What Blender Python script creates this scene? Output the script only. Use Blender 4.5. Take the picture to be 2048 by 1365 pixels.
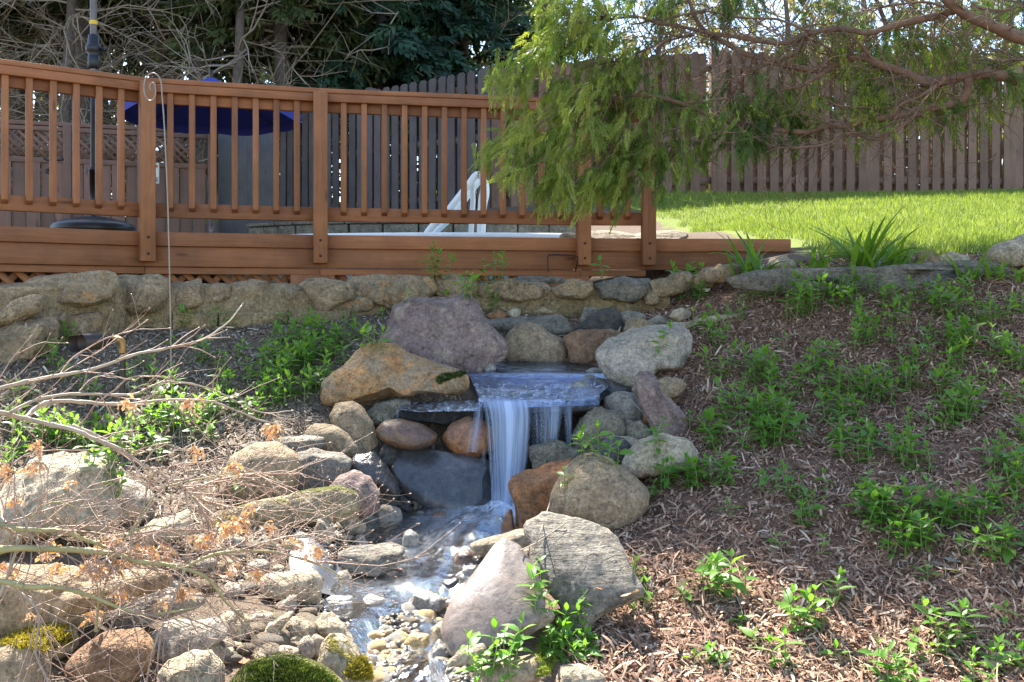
import bpy, bmesh, math, random
import numpy as np
from mathutils import Vector, Matrix, Quaternion
from mathutils.bvhtree import BVHTree

random.seed(7); RNG = np.random.default_rng(7)
for o in list(bpy.data.objects): bpy.data.objects.remove(o)
SC = bpy.context.scene
COL = SC.collection
R = math.radians

# ------------------------------------------------------------------ camera, world, sun, exposure
FPX, HX, HY, ZC = 1900.0, 1024.0, 600.0, 1.2         # focal length, horizon row (photo pixels), eye height
cd = bpy.data.cameras.new('camera'); cam = bpy.data.objects.new('camera', cd); COL.objects.link(cam)
cd.sensor_width = 36.0; cd.lens = 36.0 * FPX / 2048.0; cd.clip_start = 0.05; cd.clip_end = 500
cd.shift_y = -(682.5 - HY) / 2048.0
cam.location = (0, 0, ZC); cam.rotation_euler = (R(90), 0, 0); SC.camera = cam
SUN_EL, SUN_AZ = 52.0, -24.0                              # azimuth from +Y, negative = towards -X
wd = bpy.data.worlds.new('World'); SC.world = wd; wd.use_nodes = True
wn = wd.node_tree; bg = wn.nodes['Background']
sky = wn.nodes.new('ShaderNodeTexSky'); sky.sky_type = 'NISHITA'; sky.sun_disc = False
sky.sun_elevation = R(SUN_EL); sky.sun_rotation = R(SUN_AZ); sky.air_density = 1.0; sky.dust_density = 0.5; sky.ozone_density = 0.6
wn.links.new(sky.outputs[0], bg.inputs[0]); bg.inputs[1].default_value = 0.11
sl = bpy.data.lights.new('sun', 'SUN'); sl.energy = 4.7; sl.angle = R(0.55); sl.color = (1.0, 0.95, 0.87)
sun = bpy.data.objects.new('sun', sl); COL.objects.link(sun)
SUND = Vector((math.sin(R(SUN_AZ)) * math.cos(R(SUN_EL)), math.cos(R(SUN_AZ)) * math.cos(R(SUN_EL)), math.sin(R(SUN_EL))))
sun.rotation_mode = 'QUATERNION'; sun.rotation_quaternion = SUND.to_track_quat('Z', 'Y'); sun.location = (0, 0, 30)
vs = SC.view_settings; vs.view_transform = 'Standard'; vs.look = 'None'; vs.exposure = 2.2; vs.gamma = 1.0
SC.render.engine = 'CYCLES'
SC.cycles.max_bounces = 8; SC.cycles.transparent_max_bounces = 12

# ------------------------------------------------------------------ pixel helpers
CR = {'c1': (0, 0, 2.904), 'c2': (600, 0, 2.904), 'c3': (1300, 0, 2.730), 'c4': (0, 430, 2.904), 'c5': (640, 480, 2.626),
      'c6': (1350, 440, 2.904), 'c7': (0, 860, 2.703), 'c8': (1300, 880, 2.738), 'cA': (420, 820, 2.2756), 'cB': (620, 560, 4.014),
      'cC': (980, 560, 3.102), 'cD': (420, 820, 4.55), 'cE': (600, 1000, 3.74), 'p': (0, 0, 1.0)}
def px(c, pts):
    a, b, s = CR[c]
    return [(a + p[0] / s, b + p[1] / s) for p in pts]
def W(x, y, D): return np.array([(x - HX) / FPX * D, D, ZC + (HY - y) / FPX * D])

# ------------------------------------------------------------------ numpy value noise
def _h(i, j, k, s):
    n = (i * 374761393 + j * 668265263 + k * 2147483647 + s * 1274126177) & 0xffffffff
    n = ((n ^ (n >> 13)) * 1274126177) & 0xffffffff
    return ((n ^ (n >> 16)) & 0xffff) / 65535.0 * 2 - 1
def vnoise(P, s=0):
    P = np.asarray(P, float); I = np.floor(P).astype(np.int64); f = P - I; f = f * f * (3 - 2 * f)
    i, j, k = I[..., 0], I[..., 1], I[..., 2]; r = 0
    for a in (0, 1):
        for b in (0, 1):
            for c in (0, 1):
                w = (f[..., 0] if a else 1 - f[..., 0]) * (f[..., 1] if b else 1 - f[..., 1]) * (f[..., 2] if c else 1 - f[..., 2])
                r = r + w * _h(i + a, j + b, k + c, s)
    return r
def fbm(P, s=0, o=4):
    r = 0; a = 1.0
    for k in range(o): r = r + a * vnoise(np.asarray(P) * 2 ** k + 17.3 * k, s + k); a *= .5
    return r

# ------------------------------------------------------------------ mesh helpers
def tagit(o, label=None, cat=None, group=None, kind=None):
    if label: o['label'] = label
    if cat: o['category'] = cat
    if group: o['group'] = group
    if kind: o['kind'] = kind
    return o
def mesh(name, V, F, mat=None, smooth=True, attrs=None):
    V = np.asarray(V, np.float32); me = bpy.data.meshes.new(name)
    if isinstance(F, np.ndarray):
        n = F.shape[1]; me.vertices.add(len(V)); me.vertices.foreach_set('co', V.ravel())
        me.loops.add(F.size); me.loops.foreach_set('vertex_index', F.ravel().astype(np.int32))
        me.polygons.add(len(F)); me.polygons.foreach_set('loop_start', np.arange(len(F), dtype=np.int32) * n)
        me.update(calc_edges=True)
    else:
        me.from_pydata([tuple(map(float, v)) for v in V], [], [tuple(int(i) for i in f) for f in F])
    if smooth: me.polygons.foreach_set('use_smooth', np.ones(len(me.polygons), bool))
    for k, a in (attrs or {}).items():
        a = np.asarray(a, np.float32)
        if a.ndim == 1: me.attributes.new(k, 'FLOAT', 'POINT').data.foreach_set('value', a)
        else: me.attributes.new(k, 'FLOAT_VECTOR', 'POINT').data.foreach_set('vector', a.ravel())
    if mat: me.materials.append(mat)
    return me
def link(name, me, parent=None, loc=None):
    o = bpy.data.objects.new(name, me); COL.objects.link(o)
    if loc is not None: o.location = tuple(map(float, loc))
    if parent: o.parent = parent
    return o
def empty(name, loc=(0, 0, 0), rz=0):
    o = bpy.data.objects.new(name, None); COL.objects.link(o); o.location = tuple(map(float, loc)); o.rotation_euler = (0, 0, rz)
    o.empty_display_size = .1
    return o
def part(name, V, F, mat, parent, smooth=True, attrs=None):
    """a part given in world coordinates under an unrotated parent"""
    V = np.asarray(V, float); c = V.mean(0)
    pl = np.array(parent.location) if parent else np.zeros(3)
    return link(name, mesh(name, V - c, F, mat, smooth, attrs), parent, c - pl)
class Acc:
    def __init__(s): s.V = []; s.F = []; s.n = 0; s.A = {}
    def add(s, V, F, **at):
        V = np.asarray(V, float); s.V.append(V); s.F.append(np.asarray(F) + s.n); s.n += len(V)
        for k, v in at.items(): s.A.setdefault(k, []).append(np.broadcast_to(np.asarray(v, float), (len(V),) if np.ndim(v) < 2 else np.shape(v)))
    def arr(s): return np.concatenate(s.V), np.concatenate(s.F), {k: np.concatenate(v) for k, v in s.A.items()}
    def part(s, name, mat, parent, smooth=True):
        V, F, A = s.arr(); return part(name, V, F, mat, parent, smooth, A)
def tube(P, r, s=6, cap=False):
    P = np.asarray(P, float); n = len(P); r = np.broadcast_to(np.asarray(r, float), (n,))
    T = np.gradient(P, axis=0); T /= np.linalg.norm(T, axis=1)[:, None] + 1e-12
    up = np.tile(np.array([[0.13, 0.31, 0.94]]), (n, 1))
    bad = np.abs((T * up).sum(1)) > .93; up[bad] = (0.95, .3, .05)
    if bad.any() and not bad.all(): up[:] = (0.35, -.9, .25)
    U = np.cross(T, up); U /= np.linalg.norm(U, axis=1)[:, None] + 1e-12; B = np.cross(T, U)
    a = np.arange(s) / s * 2 * math.pi
    V = P[:, None] + r[:, None, None] * (np.cos(a)[None, :, None] * U[:, None] + np.sin(a)[None, :, None] * B[:, None])
    i = np.arange(n - 1)[:, None] * s; j = np.arange(s)[None]; k = (j + 1) % s
    F = np.stack([i + j, i + k, i + s + k, i + s + j], -1).reshape(-1, 4)
    V = V.reshape(-1, 3)
    if cap and s >= 4:
        V = np.concatenate([V, P[:1] - T[:1] * r[0] * .3, P[-1:] + T[-1:] * r[-1] * .3]); c0, c1 = n * s, n * s + 1
        e = [[c0, (q + 2) % s, (q + 1) % s, q] for q in range(0, s, 2)] + [[c1, (n - 1) * s + q, (n - 1) * s + (q + 1) % s, (n - 1) * s + (q + 2) % s] for q in range(0, s, 2)]
        F = np.concatenate([F, np.array(e)])
    return V, F
def smoothline(P, n):
    """Catmull-Rom resample"""
    P = np.asarray(P, float); Q = np.concatenate([2 * P[:1] - P[1:2], P, 2 * P[-1:] - P[-2:-1]])
    t = np.linspace(0, len(P) - 1, n); i = np.minimum(t.astype(int), len(P) - 2); f = (t - i)[:, None]
    a, b, c, d = Q[i], Q[i + 1], Q[i + 2], Q[i + 3]
    return .5 * (2 * b + (c - a) * f + (2 * a - 5 * b + 4 * c - d) * f ** 2 + (3 * b - 3 * c + d - a) * f ** 3)
def frames(d, roll=None):
    """rotation matrices with local X along d, local Z roughly up"""
    d = np.asarray(d, float); d = d / (np.linalg.norm(d, axis=1)[:, None] + 1e-12)
    up = np.tile([[0, 0, 1.]], (len(d), 1)); up[np.abs(d[:, 2]) > .97] = (0, 1, 0)
    y = np.cross(up, d); y /= np.linalg.norm(y, axis=1)[:, None]; z = np.cross(d, y)
    if roll is not None:
        c, s = np.cos(roll)[:, None], np.sin(roll)[:, None]; y, z = c * y + s * z, -s * y + c * z
    return np.stack([d, y, z], 2)
def scatter(base, P, Rm, S):
    V, F = base; P = np.asarray(P, float); S = np.asarray(S, float)
    if S.ndim == 1: S = S[:, None]
    VV = np.einsum('nij,nkj->nki', Rm, V[None] * S[:, None, :]) + P[:, None]
    FF = (F[None] + (np.arange(len(P)) * len(V))[:, None, None]).reshape(-1, F.shape[1])
    return VV.reshape(-1, 3), FF
def rep(a, n): return np.repeat(np.asarray(a, float), n, axis=0)

# ------------------------------------------------------------------ materials
def NM(name):
    m = bpy.data.materials.new(name); m.use_nodes = True; t = m.node_tree
    return m, t, t.nodes['Principled BSDF'], t.nodes['Material Output']
def nd(t, kind, links=None, **kw):
    n = t.nodes.new('ShaderNode' + kind)
    for k, v in kw.items():
        if k in n.inputs.keys(): n.inputs[k].default_value = v
        else: setattr(n, k, v)
    for k, v in (links or {}).items(): t.links.new(v, n.inputs[k])
    return n
def ramp(t, fac, stops, interp='LINEAR'):
    n = nd(t, 'ValToRGB', {'Fac': fac}); e = n.color_ramp; e.interpolation = interp
    while len(e.elements) < len(stops): e.elements.new(.5)
    for q, (p, c) in zip(e.elements, stops): q.position = p; q.color = (*c, 1) if len(c) == 3 else c
    return n.outputs[0]
def mix(t, f, a, b, mode='MIX'):
    n = t.nodes.new('ShaderNodeMix'); n.data_type = 'RGBA'; n.blend_type = mode
    for i, v in ((0, f), (6, a), (7, b)):
        if hasattr(v, 'links'): t.links.new(v, n.inputs[i])
        else: n.inputs[i].default_value = v if i == 0 else ((*v, 1) if len(v) == 3 else v)
    return n.outputs[2]
def mth(t, op, a, b=0.0, clamp=False):
    n = t.nodes.new('ShaderNodeMath'); n.operation = op; n.use_clamp = clamp
    for i, v in ((0, a), (1, b)):
        if hasattr(v, 'links'): t.links.new(v, n.inputs[i])
        else: n.inputs[i].default_value = v
    return n.outputs[0]
def g3(v): return (v, v, v)
def noise(t, vec, scale, detail=4, rough=.55, dist=0.0):
    return nd(t, 'TexNoise', {'Vector': vec}, Scale=scale, Detail=detail, Roughness=rough, Distortion=dist).outputs[0]
def objco(t, scale=(1, 1, 1), rnd=True):
    tc = nd(t, 'TexCoord').outputs['Object']
    if rnd:
        oi = nd(t, 'ObjectInfo').outputs['Random']
        off = nd(t, 'CombineXYZ', {'X': mth(t, 'MULTIPLY', oi, 13.7), 'Y': mth(t, 'MULTIPLY', oi, 7.1), 'Z': mth(t, 'MULTIPLY', oi, 19.3)}).outputs[0]
        tc = nd(t, 'VectorMath', {0: tc, 1: off}, operation='ADD').outputs[0]
    return nd(t, 'Mapping', {'Vector': tc}, Scale=scale).outputs[0]
def bump(t, b, h, strength=.4, dist=.01, prev=None):
    n = nd(t, 'Bump', {'Height': h}, Strength=strength, Distance=dist)
    if prev is not None: t.links.new(prev, n.inputs['Normal'])
    if b is not None: t.links.new(n.outputs[0], b.inputs['Normal'])
    return n.outputs[0]

def rock_mat(name, c1, c2, c3, strata=0.0, wet=0.0, moss=0.0, rough=.85, speck=.55, sc=1.0, moss_c=((.09, .11, .015), (.20, .19, .03))):
    wm = lambda c_: (c_[0] * 1.08, c_[1] * .98, c_[2] * .82)
    c1, c2, c3 = wm(c1), wm(c2), wm(c3)
    m, t, b, out = NM(name); co = objco(t)
    n1 = noise(t, co, 5 * sc, 5, .6, .6); n2 = noise(t, co, 16 * sc, 5, .65, 1.0); n3 = noise(t, co, 90 * sc, 3, .7); n4 = noise(t, co, 3.1 * sc, 3, .5, 1.5)
    c = mix(t, ramp(t, n1, [(.36, g3(0)), (.62, g3(1))]), c1, c2)
    c = mix(t, ramp(t, n2, [(.50, g3(0)), (.68, g3(.85))]), c, c3)
    c = mix(t, ramp(t, n4, [(.55, g3(0)), (.75, g3(.45))]), c, tuple(min(1, v * 1.45 + .03) for v in c1))
    c = mix(t, speck, c, ramp(t, n3, [(.3, g3(.30)), (.5, g3(.95)), (.72, g3(1.6))]), 'MULTIPLY')
    n5 = noise(t, co, 38 * sc, 4, .75, .4); c = mix(t, .8, c, ramp(t, n5, [(.30, g3(.30)), (.46, g3(.95)), (.7, g3(1.35))]), 'MULTIPLY')
    n6 = noise(t, objco(t, (1, 1, .45)), 9 * sc, 4, .6, 2.0); c = mix(t, .6, c, ramp(t, n6, [(.32, g3(.45)), (.5, g3(1.0)), (.7, g3(1.15))]), 'MULTIPLY')
    h = mth(t, 'ADD', mth(t, 'ADD', mth(t, 'MULTIPLY', n2, .7), mth(t, 'MULTIPLY', n5, .55)), mth(t, 'MULTIPLY', n3, .3))
    if strata:
        st = noise(t, objco(t, (1.5, 1.5, 26)), 2.4 * sc, 5, .7, .35)
        c = mix(t, strata * .55, c, ramp(t, st, [(.3, g3(.35)), (.5, g3(1.0)), (.72, g3(1.3))]), 'MULTIPLY')
        h = mth(t, 'ADD', h, mth(t, 'MULTIPLY', st, strata * .9))
    cr = nd(t, 'TexVoronoi', {'Vector': nd(t, 'VectorMath', {0: co, 1: nd(t, 'TexNoise', {'Vector': co}, Scale=4 * sc).outputs['Color']}, operation='ADD').outputs[0]},
            feature='DISTANCE_TO_EDGE', Scale=2.2 * sc).outputs[0]
    crk = ramp(t, cr, [(0.0, g3(.45)), (.014, g3(1))])
    crk = mix(t, ramp(t, n4, [(.50, g3(0)), (.60, g3(1))]), g3(1.0), crk)
    c = mix(t, .28, c, crk, 'MULTIPLY'); h = mth(t, 'ADD', h, mth(t, 'MULTIPLY', crk, .25))
    if wet: c = mix(t, wet * .75, c, (.30, .30, .32), 'MULTIPLY')
    rg = rough * (1 - wet) + .07 * wet
    if moss:
        nz = nd(t, 'SeparateXYZ', {0: nd(t, 'NewGeometry').outputs['Normal']}).outputs['Z']
        mk = mth(t, 'ADD', nz, mth(t, 'MULTIPLY', mth(t, 'SUBTRACT', n1, .5), 2.4))
        mk = ramp(t, mk, [(1.0 - moss, g3(0)), (min(1.0, 1.14 - moss), g3(1))])
        mc = mix(t, noise(t, co, 45, 3), *moss_c)
        c = mix(t, mk, c, mc); h = mth(t, 'ADD', h, mth(t, 'MULTIPLY', mk, mth(t, 'MULTIPLY', noise(t, co, 140, 2), 1.5)))
    t.links.new(c, b.inputs['Base Color'])
    rn = mth(t, 'ADD', rg - .06, mth(t, 'MULTIPLY', n2, .14 if not wet else .28), True); t.links.new(rn, b.inputs['Roughness'])
    b.inputs['Specular IOR Level'].default_value = .35 + .35 * wet
    bump(t, b, h, 1.0 if not wet else .55 - .38 * (speck < .3), .026 if not wet else .016)
    return m

def wood_mat(name, c1, c2, along='X', rough=.6, aged=0.0):
    m, t, b, out = NM(name)
    s = {'X': (1.2, 26, 26), 'Z': (26, 26, 1.2), 'Y': (26, 1.2, 26)}[along]
    co = objco(t, s); co2 = objco(t, (3, 3, 3))
    n1 = noise(t, co, 2.2, 6, .65, .8); n2 = noise(t, co2, 1.2, 4, .6); n3 = noise(t, co, 9, 3, .6)
    c = mix(t, ramp(t, n1, [(.3, g3(0)), (.7, g3(1))]), c1, c2)
    c = mix(t, .8, c, ramp(t, n2, [(.3, g3(.68)), (.7, g3(1.2))]), 'MULTIPLY')
    oi = nd(t, 'ObjectInfo').outputs['Random']
    c = mix(t, .75, c, ramp(t, oi, [(0, g3(.72)), (1, g3(1.22))]), 'MULTIPLY')
    kn = nd(t, 'TexVoronoi', {'Vector': objco(t, {'X': (2.2, 9, 9), 'Z': (9, 9, 2.2), 'Y': (9, 2.2, 9)}[along])}, Scale=1.0).outputs[0]
    c = mix(t, ramp(t, kn, [(.05, g3(.75)), (.12, g3(0))]), c, tuple(v * .35 for v in c1))
    if aged: c = mix(t, mth(t, 'MULTIPLY', n3, aged), c, (.16, .15, .15))
    t.links.new(c, b.inputs['Base Color']); b.inputs['Roughness'].default_value = rough; b.inputs['Specular IOR Level'].default_value = .3
    bump(t, b, n1, .35, .003)
    return m

def leaf_mat(name, c1, c2, trans=.35, rough=.45, attr=None, spec=.4, veins=False):
    m, t, b, out = NM(name)
    f = nd(t, 'Attribute', attribute_name=attr).outputs['Fac'] if attr else nd(t, 'ObjectInfo').outputs['Random']
    c = mix(t, f, c1, c2)
    nz = noise(t, objco(t), 30, 2); c = mix(t, .5, c, ramp(t, nz, [(.3, g3(.75)), (.7, g3(1.2))]), 'MULTIPLY')
    t.links.new(c, b.inputs['Base Color']); b.inputs['Roughness'].default_value = rough; b.inputs['Specular IOR Level'].default_value = spec
    tr = nd(t, 'BsdfTranslucent', {'Color': mix(t, 1.0, c, (1.35, 1.5, .55), 'MULTIPLY')})
    ms = nd(t, 'MixShader', {1: b.outputs[0], 2: tr.outputs[0]}); ms.inputs[0].default_value = trans
    t.links.new(ms.outputs[0], out.inputs['Surface'])
    return m
def plain(name, c, rough=.5, metal=0.0, var=.25, sc=20, bmp=.15):
    m, t, b, out = NM(name); n = noise(t, objco(t), sc, 4)
    t.links.new(mix(t, var * 2, c, ramp(t, n, [(.3, g3(.6)), (.7, g3(1.35))]), 'MULTIPLY'), b.inputs['Base Color'])
    b.inputs['Roughness'].default_value = rough; b.inputs['Metallic'].default_value = metal
    if bmp: bump(t, b, n, bmp, .003)
    return m

def attr_mat(name, stops, rough=.8, attr='tint', trans=0.0, sc=40):
    m, t, b, out = NM(name); f = nd(t, 'Attribute', attribute_name=attr).outputs['Fac']
    c = ramp(t, f, stops); n = noise(t, nd(t, 'TexCoord').outputs['Object'], sc, 2)
    c = mix(t, .6, c, ramp(t, n, [(.3, g3(.7)), (.7, g3(1.25))]), 'MULTIPLY')
    t.links.new(c, b.inputs['Base Color']); b.inputs['Roughness'].default_value = rough; b.inputs['Specular IOR Level'].default_value = .25
    if trans:
        tr = nd(t, 'BsdfTranslucent', {'Color': mix(t, 1.0, c, (1.3, 1.4, .6), 'MULTIPLY')})
        ms = nd(t, 'MixShader', {1: b.outputs[0], 2: tr.outputs[0]}); ms.inputs[0].default_value = trans
        t.links.new(ms.outputs[0], out.inputs['Surface'])
    return m

MT = {}
MT['deck_x'] = wood_mat('cedar_stain_x', (.235, .084, .033), (.33, .132, .053), 'X')
MT['deck_z'] = wood_mat('cedar_stain_z', (.245, .090, .035), (.345, .142, .056), 'Z')
MT['lat_x'] = wood_mat('red_fence_x', (.15, .07, .045), (.22, .11, .07), 'X', .7, .35)
MT['lat_z'] = wood_mat('red_fence_z', (.15, .07, .045), (.22, .11, .07), 'Z', .7, .35)
MT['fence_z'] = wood_mat('brown_fence_z', (.15, .084, .058), (.20, .115, .08), 'Z', .75, .2)
MT['fence_x'] = wood_mat('brown_fence_x', (.15, .084, .058), (.20, .115, .08), 'X', .75, .2)
MT['fshade'] = wood_mat('shaded_fence_z', (.085, .066, .066), (.115, .09, .088), 'Z', .75, .2)  # same brown fence paint, with the shade on this run put into the colour
MT['gate'] = wood_mat('grey_gate', (.07, .066, .07), (.095, .09, .093), 'Z', .7, .2)
MT['black'] = plain('black_metal', (.018, .018, .022), .4, .3)
MT['bronze'] = plain('bronze_metal', (.045, .034, .03), .5, .5)
MT['polebrown'] = plain('pole_brown', (.13, .10, .09), .4, .5)
MT['steel'] = plain('hook_steel', (.26, .22, .18), .5, .3, .15)
MT['yellow'] = plain('yellow_band', (.7, .45, .02), .5)
MT['white'] = plain('white_plastic', (.80, .78, .74), .35, 0, .05, 8, 0)
MT['blue'] = plain('blue_canvas', (.022, .032, .25), .8, 0, .1, 60, .1)
MT['lens'] = plain('lamp_lens', (.75, .74, .68), .15, 0, .05)
MT['conc'] = rock_mat('old_concrete', (.31, .24, .14), (.21, .165, .10), (.37, .30, .20), rough=.95, sc=1.4)
MT['block'] = rock_mat('grey_block', (.20, .19, .17), (.14, .13, .12), (.26, .25, .23), rough=.95)
MT['brass'] = plain('brass_fitting', (.30, .17, .05), .45, .6)
# rocks
RK = {
 'purple': rock_mat('rock_purple', (.235, .185, .18), (.18, .13, .135), (.30, .26, .215)),
 'orange': rock_mat('rock_orange', (.36, .225, .11), (.27, .22, .16), (.42, .20, .075)),
 'tan': rock_mat('rock_tan', (.31, .245, .17), (.23, .18, .13), (.38, .31, .22)),
 'tanp': rock_mat('rock_pale', (.42, .37, .29), (.33, .29, .23), (.50, .45, .37)),
 'grey': rock_mat('rock_grey', (.235, .225, .21), (.175, .17, .165), (.31, .29, .26)),
 'greyp': rock_mat('rock_greypale', (.36, .33, .30), (.28, .26, .24), (.44, .41, .37)),
 'brown': rock_mat('rock_brown', (.24, .15, .095), (.17, .105, .07), (.33, .21, .13)),
 'rust': rock_mat('rock_rust', (.34, .145, .06), (.25, .16, .10), (.42, .20, .085)),
 'slate': rock_mat('rock_slate', (.22, .21, .19), (.155, .15, .145), (.28, .255, .22), strata=.9),
 'slatet': rock_mat('rock_slatetan', (.29, .25, .20), (.22, .19, .155), (.35, .30, .23), strata=.8),
 'dark': rock_mat('rock_dark', (.085, .085, .085), (.06, .06, .06), (.13, .12, .11), strata=.5),
 'wetdark': rock_mat('rock_wetdark', (.08, .075, .07), (.055, .052, .05), (.12, .10, .085), wet=.9, strata=.3),
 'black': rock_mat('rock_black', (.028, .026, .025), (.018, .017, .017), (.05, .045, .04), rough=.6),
 'wetblue': rock_mat('rock_wetblue', (.12, .125, .145), (.085, .09, .105), (.16, .155, .155), wet=.85, speck=.25),
 'wetbrown': rock_mat('rock_wetbrown', (.27, .155, .075), (.19, .11, .075), (.33, .20, .09), wet=.75),
 'wetrust': rock_mat('rock_wetrust', (.38, .16, .06), (.25, .13, .07), (.45, .22, .09), wet=.6),
 'wetpink': rock_mat('rock_wetpink', (.25, .20, .18), (.20, .175, .17), (.30, .23, .19), wet=.6, speck=.2),
 'wetgrey': rock_mat('rock_wetgrey', (.27, .27, .26), (.21, .21, .21), (.34, .33, .31), wet=.5),
 'wetgold': rock_mat('rock_wetgold', (.50, .36, .16), (.38, .28, .15), (.58, .46, .26), wet=.35),
 'wall': rock_mat('rock_wall', (.30, .235, .16), (.21, .165, .115), (.37, .295, .20), strata=.35, rough=.95),
 'wallo': rock_mat('rock_wallorange', (.30, .24, .16), (.24, .20, .15), (.40, .22, .10), strata=.3, rough=.95),
 'rough': rock_mat('rock_rough', (.26, .24, .19), (.15, .14, .12), (.34, .32, .27), rough=.95, speck=.7, sc=1.6),
 'moss': rock_mat('rock_moss', (.27, .24, .20), (.2, .18, .15), (.33, .30, .25), moss=.75),
 'mossy': rock_mat('rock_mossyellow', (.40, .35, .27), (.33, .28, .2), (.45, .4, .32), moss=.30, moss_c=((.22, .17, .02), (.34, .27, .04))),
 'mosst': rock_mat('rock_mosstouch', (.28, .24, .16), (.21, .18, .12), (.34, .29, .2), moss=.12),
}

# ------------------------------------------------------------------ terrain
CPX = [(-500,1365,2.3),(0,1365,2.3),(300,1365,2.35),(600,1365,2.4),(820,1365,2.4),(1000,1365,2.42),(1200,1365,2.45),(1500,1365,2.5),(2048,1365,2.55),(2700,1365,2.6),
 (0,1200,2.6),(0,1080,2.95),(230,1060,3.1),(400,1100,3.05),(600,1090,3.2),(450,1010,3.5),(0,900,3.6),(250,900,3.75),(400,880,3.95),(600,850,4.15),(640,800,4.4),
 (700,690,4.95),(500,650,5.15),(350,660,5.0),(500,760,4.55),(300,760,4.45),(150,740,4.3),(0,800,4.0),(0,740,4.2),(-400,740,4.1),(-400,900,3.5),
 (1000,1022,3.95),(860,1060,3.62),(850,1100,3.38),(800,1190,2.93),(800,1300,2.55),(720,1000,3.85),(560,1130,3.08),(960,1130,3.15),(620,1240,2.72),(920,1260,2.66),
 (1070,800,4.4),(1070,735,5.0),(800,760,4.7),(1300,760,4.55),(1250,900,4.1),(1150,960,3.95),(1000,615,5.6),(1200,640,5.5),(1350,620,5.5),(800,625,5.45),
 (1400,700,4.75),(1500,640,5.0),(1480,590,5.35),(1720,590,5.1),(2000,575,4.9),(1400,850,4.1),(1700,800,4.15),(2000,800,4.0),(1350,950,3.75),(1700,950,3.55),(2040,950,3.45),
 (1300,1100,3.15),(1600,1150,2.98),(2000,1150,2.95),(1200,1270,2.65),(1700,1270,2.7),(2600,800,4.0),(2700,560,5.0),(2600,1100,3.0),
 (1500,535,5.9),(1850,530,5.6),(2200,520,5.6),(1330,388,12.1),(2048,383,13.2),(985,415,12.4),(640,420,14.5),(2700,383,13.8),(1600,470,7.6),(2000,465,7.6),(1340,470,7.9)]
CXYZ = [(-2.5,1.0,-1.0),(0,1.0,-1.05),(2.5,1.0,-1.05),(0,-1.5,-1.1),(-3,-1.5,-1.1),(3,-1.5,-1.1),(-4,6,-.02),(-1,7,-.02),(0,6.3,-.02),(-2.2,5.9,-.02),(1.0,6.4,.08),(-2,8,-.02),(0,9,.05),(-5,9,.1),(0,10.6,.7),(-3,10.8,.6),(-6,12,.5),
        (-6,16,1.4),(-12,10,.3),(-12,16,1.2),(-12,4,-.1),(12,6,.3),(12,12,1.45),(10,3,-.6),(-10,0,-1),(10,0,-1),(0,17,1.5),(8,17,1.6)]
_C = np.array([W(*c) - [0, 0, ZC] for c in CPX] + [np.array(c, float) for c in CXYZ])
def _phi(r2): return np.sqrt(r2 + .12 ** 2)
_A = _phi(((_C[:, None, :2] - _C[None, :, :2]) ** 2).sum(-1)) - np.eye(len(_C)) * .015
_PM = np.c_[np.ones(len(_C)), _C[:, :2]]
_K = np.block([[_A, _PM], [_PM.T, np.zeros((3, 3))]])
_Wt = np.linalg.solve(_K, np.r_[_C[:, 2], 0, 0, 0])
# the channel of the stream: depth D -> left and right edge
_CH = []
for y, xl, xr in [(1014, 760, 1034), (1040, 740, 1030), (1065, 700, 1000), (1100, 690, 975), (1130, 700, 950), (1160, 660, 960), (1190, 640, 945), (1220, 640, 915), (1260, 690, 895), (1300, 705, 905), (1365, 735, 915), (1500, 760, 920)]:
    D = 4.0
    for _ in range(30): D = (.873 + .055 * (3.95 - D)) * FPX / (y - HY)
    _CH.append((D, (xl - HX) / FPX * D, (xr - HX) / FPX * D))
_CH = np.array(_CH[::-1])
def water_z(Y): return ZC - .873 - .055 * (3.95 - Y)
def channel(X, Y):
    xl = np.interp(Y, _CH[:, 0], _CH[:, 1]); xr = np.interp(Y, _CH[:, 0], _CH[:, 2])
    c = (xl + xr) / 2; h = (xr - xl) / 2
    k = np.clip((1.18 - np.abs(X - c) / h) / .45, 0, 1); k = k * k * (3 - 2 * k)
    return k * np.clip((4.08 - Y) / .1, 0, 1)
def ground(X, Y):
    X = np.asarray(X, float); Y = np.asarray(Y, float); sh = X.shape; x = X.ravel(); y = Y.ravel(); z = np.empty(len(x))
    for a in range(0, len(x), 20000):
        s = slice(a, a + 20000)
        r2 = (x[s, None] - _C[None, :, 0]) ** 2 + (y[s, None] - _C[None, :, 1]) ** 2
        z[s] = _phi(r2) @ _Wt[:-3] + _Wt[-3] + _Wt[-2] * x[s] + _Wt[-1] * y[s]
    far = np.clip((y - 14) / 4, 0, 1); z = z * (1 - far) + (1.4 + .01 * (y - 14)) * far
    side = np.clip((np.abs(x) - 12) / 6, 0, 1) ; z = z * (1 - side) + np.clip(-1 + (y - 2) * .2, -1, 1.6) * side
    P = np.stack([x, y, 0 * x], 1); nf = np.clip(1.6 - y * .15, .25, 1)
    z = z + fbm(P * 2.3, 3, 3) * .018 * nf + fbm(P * 9, 9, 2) * .008 * nf
    cl = np.clip((x + .60) / .10, 0, 1) * np.clip((.30 - x) / .08, 0, 1) * np.clip((4.50 - .25 * np.clip(x, -1, 0) * -1 - y) / .07, 0, 1) * np.clip((y - 3.7) / .15, 0, 1)
    z = z * (1 - cl) + np.minimum(z, -.86) * cl
    k = channel(x, y); bed = water_z(y) - ZC - .035 + .02 * fbm(P * 6, 4, 2)
    z = z * (1 - k) + np.minimum(bed, z) * k
    return (z + ZC).reshape(sh)
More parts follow.
